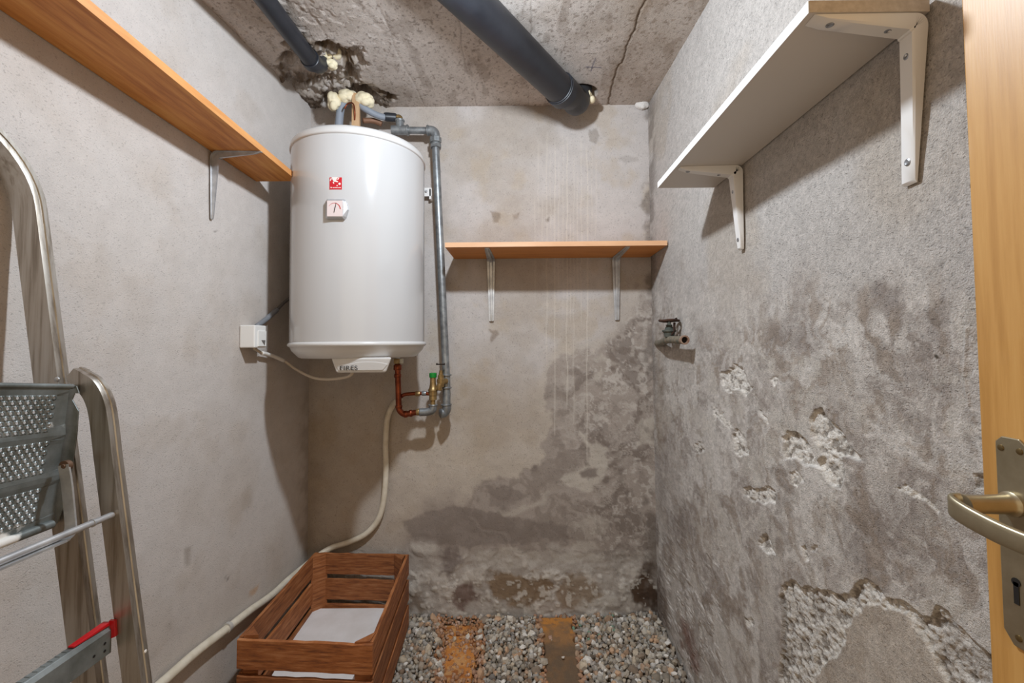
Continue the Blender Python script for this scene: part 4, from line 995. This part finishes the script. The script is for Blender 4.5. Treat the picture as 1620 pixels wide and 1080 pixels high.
ring = [Vector((bz.x + math.cos(a) * hr, bz.y + math.sin(a) * hr, tz_ + .001 * math.sin(a * 3))) for a in [2 * math.pi * k / 24 for k in range(25)]]
tube(bm, ring, .0045, 10, cap=False)
for k in range(4):
    a = math.pi / 2 * k + .4; tube(bm, [Vector((bz.x, bz.y, tz_ - .002)), Vector((bz.x + math.cos(a) * hr, bz.y + math.sin(a) * hr, tz_))], .0038, 8)
build('handwheel', bm, iron, SCk, smooth='all')
bm = NB(); tube(bm, catmull([S(1067, 510, yv - .02), S(1066, 522, yv - .02), S(1062, 530, yv - .015)], 5), .004, 8); build('strap', bm, iron, SCk, smooth='all')
bm = NB(); tube(bm, [S(1071, 503, yv - .03), S(1063, 508, yv - .025)], .003, 8); build('spoke_stub', bm, iron, SCk, smooth='all')

# ================================================================== CRATE
cw = mat('stained_crate_wood', (184, 122, 76), .7, var=(118, 66, 34), stretch=(1.4, 1.4, 13), vscale=10, alt=(162, 96, 48), bump=(60, .3, .002))
cwy = mat('stained_crate_wood_long', (186, 124, 78), .7, var=(120, 68, 36), stretch=(12, 1.2, 14), vscale=9, alt=(162, 96, 48), bump=(60, .3, .002))
for _m in (cw, cwy):
    _t = _m.node_tree; _b = _t.nodes['Principled BSDF']; _src = _b.inputs['Base Color'].links[0].from_socket
    _oi = _t.nodes.new('ShaderNodeObjectInfo'); _mr = _t.nodes.new('ShaderNodeMapRange'); _mr.inputs['To Min'].default_value = .62; _mr.inputs['To Max'].default_value = .98
    _sc = _t.nodes.new('ShaderNodeVectorMath'); _sc.operation = 'SCALE'
    _t.links.new(_oi.outputs['Random'], _mr.inputs['Value']); _t.links.new(_mr.outputs['Result'], _sc.inputs['Scale']); _t.links.new(_src, _sc.inputs[0]); _t.links.new(_sc.outputs[0], _b.inputs['Base Color'])
ct = .29
BLc, BRc, FRc, FLc = SZ(499, 873, ct), SZ(647, 876, ct), SZ(589, 1021, ct), SZ(374.5, 1012, ct)
CRT = empty('wooden_crate', ((BLc.x + FRc.x) / 2, (BLc.y + FRc.y) / 2, 0), 'reddish-brown slatted wooden crate on the gravel holding a white board', 'crate')
th_ = .010
def side(a, b, inward, z0, z1, t0=0.0, t1=0.0, m=cw, seed=0):
    """one slat between plan corners a and b"""
    r = random.Random(seed); a = Vector((a.x, a.y, 0)); b = Vector((b.x, b.y, 0)); d = (b - a).normalized(); a = a + d * t0; b = b - d * t1; n = Vector(inward)
    bm = NB(); N_ = 14; rings = []
    for k in range(N_ + 1):
        p = a + (b - a) * k / N_; e0 = r.uniform(-.0012, .0012); e1 = r.uniform(-.0016, .0012)
        rings.append([bm.verts.new(p + Vector((0, 0, z0 + e0))), bm.verts.new(p + n * th_ + Vector((0, 0, z0 + e0))), bm.verts.new(p + n * th_ + Vector((0, 0, z1 + e1))), bm.verts.new(p + Vector((0, 0, z1 + e1)))])
    for p, q in zip(rings[:-1], rings[1:]):
        for i in range(4): bm.faces.new((p[i], p[(i + 1) % 4], q[(i + 1) % 4], q[i]))
    bm.faces.new(rings[0]); bm.faces.new(rings[-1][::-1])
    return build('slat', bm, m, CRT, bevel=.0012)
def inw(a, b):
    d = Vector((b.x - a.x, b.y - a.y, 0)).normalized(); n = Vector((-d.y, d.x, 0)); c = Vector(((BLc.x + FRc.x) / 2, (BLc.y + FRc.y) / 2, 0)); m_ = Vector(((a.x + b.x) / 2, (a.y + b.y) / 2, 0))
    return n if n.dot(c - m_) > 0 else -n
rows = [(ct - .080, ct), (ct - .178, ct - .099), (ct - .276, ct - .196)]
for i, (z0, z1) in enumerate(rows):
    side(FLc, FRc, inw(FLc, FRc), z0, z1, 0, 0, cw, i); side(BLc, BRc, inw(BLc, BRc), z0, z1, 0, 0, cw, 10 + i)
    side(BLc, FLc, inw(BLc, FLc), z0 + .004, z1 + .002, th_ + .001, th_ + .001, cwy, 20 + i); side(BRc, FRc, inw(BRc, FRc), z0 + .004, z1 + .002, th_ + .001, th_ + .001, cwy, 30 + i)
for c, ia, ib in ((FLc, inw(FLc, FRc), inw(BLc, FLc)), (FRc, inw(FLc, FRc), inw(BRc, FRc)), (BLc, inw(BLc, BRc), inw(BLc, FLc)), (BRc, inw(BLc, BRc), inw(BRc, FRc))):
    p = Vector((c.x, c.y, 0)) + ia * (th_ + .0008) + ib * (th_ + .0008); s = .042
    bm = NB(); prism(bm, [p + Vector((0, 0, .004)), p + ia * s + Vector((0, 0, .004)), p + ib * s + Vector((0, 0, .004))], (0, 0, ct - .001 + random.uniform(0, .006))); build('corner_post', bm, cw, CRT, bevel=.001)
# bottom slats
for k in range(5):
    t0, t1 = k / 5 + .01, (k + 1) / 5 - .012
    la, lb = FLc.lerp(BLc, .04 + t0 * .92), FLc.lerp(BLc, .04 + t1 * .92); ra, rb = FRc.lerp(BRc, .04 + t0 * .92), FRc.lerp(BRc, .04 + t1 * .92)
    la, ra = la.lerp(ra, .045), ra.lerp(la, .045); lb, rb = lb.lerp(rb, .045), rb.lerp(lb, .045)
    bm = NB(); hexa(bm, [Vector((q.x, q.y, .052)) for q in (la, ra, rb, lb)], [Vector((q.x, q.y, .060)) for q in (la, ra, rb, lb)]); build('bottom_slat', bm, cw, CRT, bevel=.001)
zbd = .084
c1, c2 = SZ(493, 962, zbd), SZ(610, 961, zbd); c3, c4 = SZ(562, 1064, zbd), SZ(432, 1064, zbd)
c3 = c2 + (c3 - c2) * 1.12; c4 = c1 + (c4 - c1) * 1.12
bm = NB(); hexa(bm, [Vector((q.x, q.y, .0612)) for q in (c1, c2, c3, c4)], [Vector((q.x, q.y, zbd)) for q in (c1, c2, c3, c4)])
o = build('white_board', bm, mat('white_board_face', (226, 220, 216), .55, var=(214, 206, 200), vscale=12), None, bevel=.0015); tag(o, 'flat white board lying in the bottom of the wooden crate', 'board')

# ================================================================== LADDER
alu = mat('worn_aluminium', (186, 181, 174), .40, .90, var=(140, 130, 118), stretch=(14, 14, .7), vscale=6, alt=(176, 168, 158), bump=(200, .08, .001))
plate_m = mat('perforated_galvanised_plate', (150, 156, 156), .42, .6, var=(98, 102, 98), vscale=12, bump=(140, .15, .001))
LD = empty('step_ladder', (-.62, .55, 0), 'folded aluminium step ladder leaning against the left wall', 'ladder')
YF = .752                       # inner face of the far rails
ax0, az0 = S(37, 330, YF), S(153, 1070, YF)
def rail_path_A():
    lo_ = S(115, 940, YF); hi = S(46, 400, YF); d = (hi - lo_).normalized()
    n = Vector((0, 1, 0)).cross(d).normalized()
    bottom = lo_ + d * (-(lo_.z - .012) / d.z)
    topz = S(20, 330, YF).z
    pt0 = lo_ + d * ((topz - lo_.z) / d.z)
    return d, bottom, pt0
dA, botA, topA = rail_path_A()
dA_h = dA
def channel(w, dpt, th=.003, ridge=True):
    # a: across the rail (towards the room), b: outward (away from the ladder's middle)
    return [(-w, 0), (w, 0), (w + .001, .004), (w + .001, dpt * .45), (w + .003, dpt * .5), (w + .001, dpt * .6), (w + .001, dpt), (w - .004, dpt), (w - .004, dpt - .003), (w - .002, .004), (-w + .002, .004), (-w + .002, dpt - .003), (-w + .004, dpt), (-w, dpt)]
def rail_frames(pts, nrm):
    fr = []
    for i, p in enumerate(pts):
        t = (pts[min(i + 1, len(pts) - 1)] - pts[max(i - 1, 0)]).normalized(); A = nrm; B = t.cross(A).normalized()
        fr.append((p, A, B))
    return fr
nA = Vector((0, -1, 0)).cross(dA).normalized()
if nA.x < 0: nA = -nA
WID = .40; Rr = .135
pts = [botA, botA + (topA - botA) * .5, topA]
for k in range(1, 13):
    a = math.pi / 2 * k / 12; pts.append(topA + Vector((0, -(Rr - Rr * math.cos(a)), 0)) + dA * (Rr * math.sin(a)))
far = [p.copy() for p in pts]
near = [Vector((p.x, 2 * YF - WID - p.y, p.z)) for p in far]
full = far + [far[-1].lerp(near[-1], .5)] + near[::-1]
fr = rail_frames(full, nA)
# outward = away from the ladder's middle
mid = Vector((botA.x, YF - WID / 2, .7))
fr = [(p, A, B if B.dot(Vector((0, p.y - mid.y, max(0, p.z - topA.z)))) > 0 else -B) for p, A, B in fr]
bm = NB(); sweep(bm, fr, [channel(.0205, .019)] * len(fr)); build('rail_loop', bm, alu, LD, smooth=True)
# support rails with bent top
for sgn in (0, 1):
    pb = [S(110, 590, YF), S(122, 600, YF), S(137, 613, YF), S(148, 632, YF), S(155, 660, YF), S(162, 720, YF), S(190, 940, YF), S(208, 1078, YF)]
    dB = (pb[-1] - pb[-2]).normalized(); pb.append(pb[-1] + dB * ((.012 - pb[-1].z) / dB.z))
    pp = catmull(pb[:6], 5) + pb[6:]
    if sgn: pp = [Vector((p.x, 2 * YF - WID - p.y, p.z)) for p in pp]
    fr = []
    for i, p in enumerate(pp):
        t = (pp[min(i + 1, len(pp) - 1)] - pp[max(i - 1, 0)]).normalized(); B = Vector((0, 1 if not sgn else -1, 0)); A = t.cross(B).normalized()
        if A.x + A.z * .5 < 0: A = -A
        fr.append((p, A, B))
    pr = [channel(.010 + .0055 * min(1, i / 9), .019) for i in range(len(pp))]
    bm = NB(); sweep(bm, fr, pr); build('rail', bm, alu, LD, smooth=True)
    f2 = pp[-1]; bm = NB(); box(bm, (f2.x - .02, f2.y - .002 if not sgn else f2.y - .022, .0), (f2.x + .02, f2.y + .022 if not sgn else f2.y + .002, .03)); build('foot', bm, pvc, LD, bevel=.003)
for py_, sgn in ((600, 0),):
    bm = NB(); lathe(bm, S(91, 600, YF) - Vector((0, .0005, 0)), (0, -1, 0), [(0, .0045), (.0015, .0042), (.003, .002)], 14); build('rivet', bm, zinc, LD, smooth=True)
bm = NB(); lathe(bm, S(229, 1030, YF + .012) + Vector((.001, 0, 0)), (1, 0, 0), [(0, .003), (.001, .002)], 10); build('paint_spot', bm, mat('white_paint_drop', (235, 230, 222), .6), LD)
# rod and bail strap
rA = S(178, 814, YF); rB = Vector((rA.x, YF - WID, rA.z))
bm = NB(); tube(bm, [rA, rB], .0052, 16); build('rod', bm, zinc, LD, smooth=True)
for t in (.034,):
    bm = NB(); lathe(bm, rA - Vector((0, t, 0)), (0, -1, 0), [(0, .0064), (.002, .0064)], 16); build('rod_ring', bm, zinc, LD, smooth=True)
# platform plate
PT0 = S(112, 611, YF - .012); PT1 = SX(0, 609.5, PT0.x); ddY = (PT1 - PT0) / (PT1.y - PT0.y)
PB0 = S(86, 826, YF - .012); 
PW = WID - .03
def PP(u, v):
    """u along the ladder's width from the far end (m), v down the plate 0..1"""
    a = PT0 + ddY * (-u); b = PB0 + Vector((0, -u, 0)); p = a.lerp(b, v)
    bulge = .0022 * (math.exp(-((v - .36) / .045) ** 2) + math.exp(-((v - .66) / .045) ** 2)); return p + Vector((bulge, 0, 0))
Hh = (PT0 - PB0).length
bm = NB(); du = .0103; nrow = int(Hh / .0072); u0 = .020
vgrid = [i / nrow for i in range(nrow + 1)]
def cell(ua, ub, va, vb, hole):
    cr_ = [(ua, va), (ub, va), (ub, vb), (ua, vb)]
    if not hole:
        bm.faces.new([bm.verts.new(PP(*p)) for p in cr_]); return
    uc, vc = (ua + ub) / 2, (va + vb) / 2; ru = .0021; rv = .0021 / Hh
    inn = [(uc + ru * math.cos(a), vc + rv * math.sin(a)) for a in [math.radians(225 + 45 * k) for k in range(8)]]
    ou = [(ua, va), (uc, va), (ub, va), (ub, vc), (ub, vb), (uc, vb), (ua, vb), (ua, vc)]
    vi = [bm.verts.new(PP(*p) + Vector((.0015, 0, 0))) for p in inn]; vo = [bm.verts.new(PP(*p)) for p in ou]
    for k in range(8): bm.faces.new((vo[k], vo[(k + 1) % 8], vi[(k + 1) % 8], vi[k]))
for i in range(nrow):
    v0, v1 = vgrid[i], vgrid[i + 1]; vm = (v0 + v1) / 2
    solid = i < 2 or i > nrow - 3 or abs(vm - .36) < .042 or abs(vm - .66) < .042
    lead = u0 + (.0052 if i % 2 else 0) + vm * .012
    cell(.002, lead, v0, v1, False)
    n = int((PW - lead) / du)
    if solid: cell(lead, lead + n * du, v0, v1, False)
    else:
        for k in range(n): cell(lead + k * du, lead + (k + 1) * du, v0, v1, True)
bmesh.ops.remove_doubles(bm, verts=bm.verts[:], dist=.00005)
plate_p = plate_m.copy(); plate_p.name = 'plate_with_paint_splashes'
_t = plate_p.node_tree; _b = _t.nodes['Principled BSDF']; _src = _b.inputs['Base Color'].links[0].from_socket
_tc = _t.nodes.new('ShaderNodeTexCoord'); _sx = _t.nodes.new('ShaderNodeSeparateXYZ'); _t.links.new(_tc.outputs['Object'], _sx.inputs[0])
_nz = _t.nodes.new('ShaderNodeTexNoise'); _nz.inputs['Scale'].default_value = 26; _nz.inputs['Detail'].default_value = 6; _t.links.new(_tc.outputs['Object'], _nz.inputs['Vector'])
_m1 = _t.nodes.new('ShaderNodeMapRange'); _m1.inputs['From Min'].default_value = H - .20; _m1.inputs['From Max'].default_value = H - .30; _m1.inputs['To Max'].default_value = .42; _t.links.new(_sx.outputs['Z'], _m1.inputs['Value'])
_m2 = _t.nodes.new('ShaderNodeMapRange'); _m2.inputs['From Min'].default_value = .72; _m2.inputs['From Max'].default_value = .64; _m2.inputs['To Max'].default_value = 1.0; _t.links.new(_sx.outputs['Y'], _m2.inputs['Value'])
_mm = _t.nodes.new('ShaderNodeMath'); _mm.operation = 'MULTIPLY'; _t.links.new(_m1.outputs[0], _mm.inputs[0]); _t.links.new(_m2.outputs[0], _mm.inputs[1])
_ma = _t.nodes.new('ShaderNodeMath'); _ma.operation = 'ADD'; _t.links.new(_mm.outputs[0], _ma.inputs[0]); _t.links.new(_nz.outputs['Fac'], _ma.inputs[1])
_m3 = _t.nodes.new('ShaderNodeMapRange'); _m3.inputs['From Min'].default_value = .70; _m3.inputs['From Max'].default_value = .78; _t.links.new(_ma.outputs[0], _m3.inputs['Value'])
_mx = _t.nodes.new('ShaderNodeMix'); _mx.data_type = 'RGBA'; _mx.inputs[7].default_value = (*lin((226, 222, 216)), 1); _t.links.new(_src, _mx.inputs[6]); _t.links.new(_m3.outputs[0], _mx.inputs[0]); _t.links.new(_mx.outputs[2], _b.inputs['Base Color'])
_mi = _t.nodes.new('ShaderNodeMath'); _mi.operation = 'MULTIPLY_ADD'; _mi.inputs[1].default_value = -.6; _mi.inputs[2].default_value = .6; _t.links.new(_m3.outputs[0], _mi.inputs[0]); _t.links.new(_mi.outputs[0], _b.inputs['Metallic'])
pl = build('platform', bm, plate_p, LD); pl['label'] = 'perforated galvanised platform plate'
so = pl.modifiers.new('solid', 'SOLIDIFY'); so.thickness = .0012
bm = NB(); a_, b_ = PP(-.002, 0), PP(PW, 0); tube(bm, [a_, b_], .0042, 14); build('rolled_edge', bm, plate_m, pl, smooth=True); bm = NB(); tube(bm, [PP(.008, 1) + Vector((.004, 0, -.0)), PP(PW, 1) + Vector((.004, 0, 0))], .0068, 14); build('rolled_edge', bm, plate_p, pl, smooth=True)
# side flange of the plate
Yf = YF - .008
bm = NB(); fl = [S(97, 612, Yf), S(112, 608, Yf), S(121, 611, Yf), S(125, 622, Yf), S(118, 622, Yf), S(114, 632, Yf), S(124, 650, Yf), S(121, 690, Yf), S(114, 740, Yf), S(104, 790, Yf), S(90, 828, Yf), S(66, 832, Yf), S(80, 760, Yf), S(92, 680, Yf)]
prism(bm, fl, (0, .0018, 0)); build('side_flange', bm, plate_m, pl, bevel=.0004)
# bail: flat strap from the plate pivot, bending under the rod
Ys = YF - .030
st = catmull([S(101, 735, Ys), S(106, 765, Ys), S(110, 805, Ys), S(112, 832, Ys - .002), S(109, 845, Ys - .010), S(100, 853, Ys - .02)], 5)
l0 = S(92, 855, Ys - .03); 
for k in range(1, 8): st.append(Vector((rA.x, Ys - .02 - .035 * k, rA.z - .0075)))
bm = NB(); fr, pr = [], []
for i, p in enumerate(st):
    t = (st[min(i + 1, len(st) - 1)] - st[max(i - 1, 0)]).normalized(); B = Vector((1, 0, 0)).cross(t).normalized(); A = t.cross(B).normalized(); fr.append((p, A, B)); pr.append([(-.0085, -.0015), (.0085, -.0015), (.0085, .0015), (-.0085, .0015)])
sweep(bm, fr, pr); build('bail_strap', bm, zinc, LD, smooth=True)
bm = NB(); lathe(bm, S(102, 737, Ys), (0, -1, 0), [(-.006, .0085), (.001, .0085), (.0015, .004)], 20); lathe(bm, S(102, 737, Ys), (0, -1, 0), [(.001, .004), (.003, .003)], 12); build('pivot', bm, mat('rusty_pivot', (110, 84, 66), .6, .5), LD, smooth=True)
# steps with red back lip
redp = mat('red_plastic', (186, 22, 30), .35)
def step(zoff, Ltag):
    dz = zoff / dA.z * dA
    f0 = S(176, 996, YF - .004) + dz; Wn = WID - .008
    bm = NB(); prof = [(-.024, -.004), (-.016, .0075), (-.004, .0075), (.001, .001), (.001, -.036), (-.003, -.036), (-.003, -.004), (-.018, .002)]
    frs = [(f0 - Vector((0, u, 0)), Vector((1, 0, 0)), Vector((0, 0, 1))) for u in (0, Wn)]
    sweep(bm, frs, [prof, prof]); s_ = build('step', bm, plate_m, LD, bevel=.0008)
    bm = NB()
    for k in range(int(Wn / .010)):
        p = f0 + Vector((-.010, -.012 - k * .010, .0078)); box(bm, (p.x - .005, p.y - .003, p.z - .001), (p.x + .003, p.y, p.z + .0006))
    build('tread_teeth', bm, plate_m, s_)['kind'] = 'stuff'
    r0 = f0 + Vector((-.004, .001, .0135)); bm = NB()
    hexa(bm, [r0 + Vector(v) for v in ((-.010, 0, -.003), (.003, 0, -.006), (.003, 0, .000), (-.010, 0, .000))], [r0 + Vector(v) for v in ((-.010, -.058, -.005), (.000, -.058, -.005), (.000, -.058, -.002), (-.010, -.058, -.002))])
    hexa(bm, [r0 + Vector(v) for v in ((.0, .003, .002), (.010, .003, .002), (.012, .003, -.024), (.003, .003, -.028))], [r0 + Vector(v) for v in ((.0, -.002, .002), (.010, -.002, .002), (.012, -.002, -.024), (.003, -.002, -.028))])
    build('end_cap', bm, redp, s_, bevel=.001)['label'] = 'red plastic end piece'
    for u, v in ((.03, -.022), (.012, -.014), (.012, -.026)):
        bm = NB(); lathe(bm, f0 + Vector((.0012, -u, v)), (1, 0, 0), [(0, .0022), (.0004, .0022)], 10); build('rivet', bm, darkh, s_)
step(0, 0); step(-.25, 1)
print('objects', len(bpy.data.objects), 'tris', sum(len(m.polygons) for m in bpy.data.meshes))
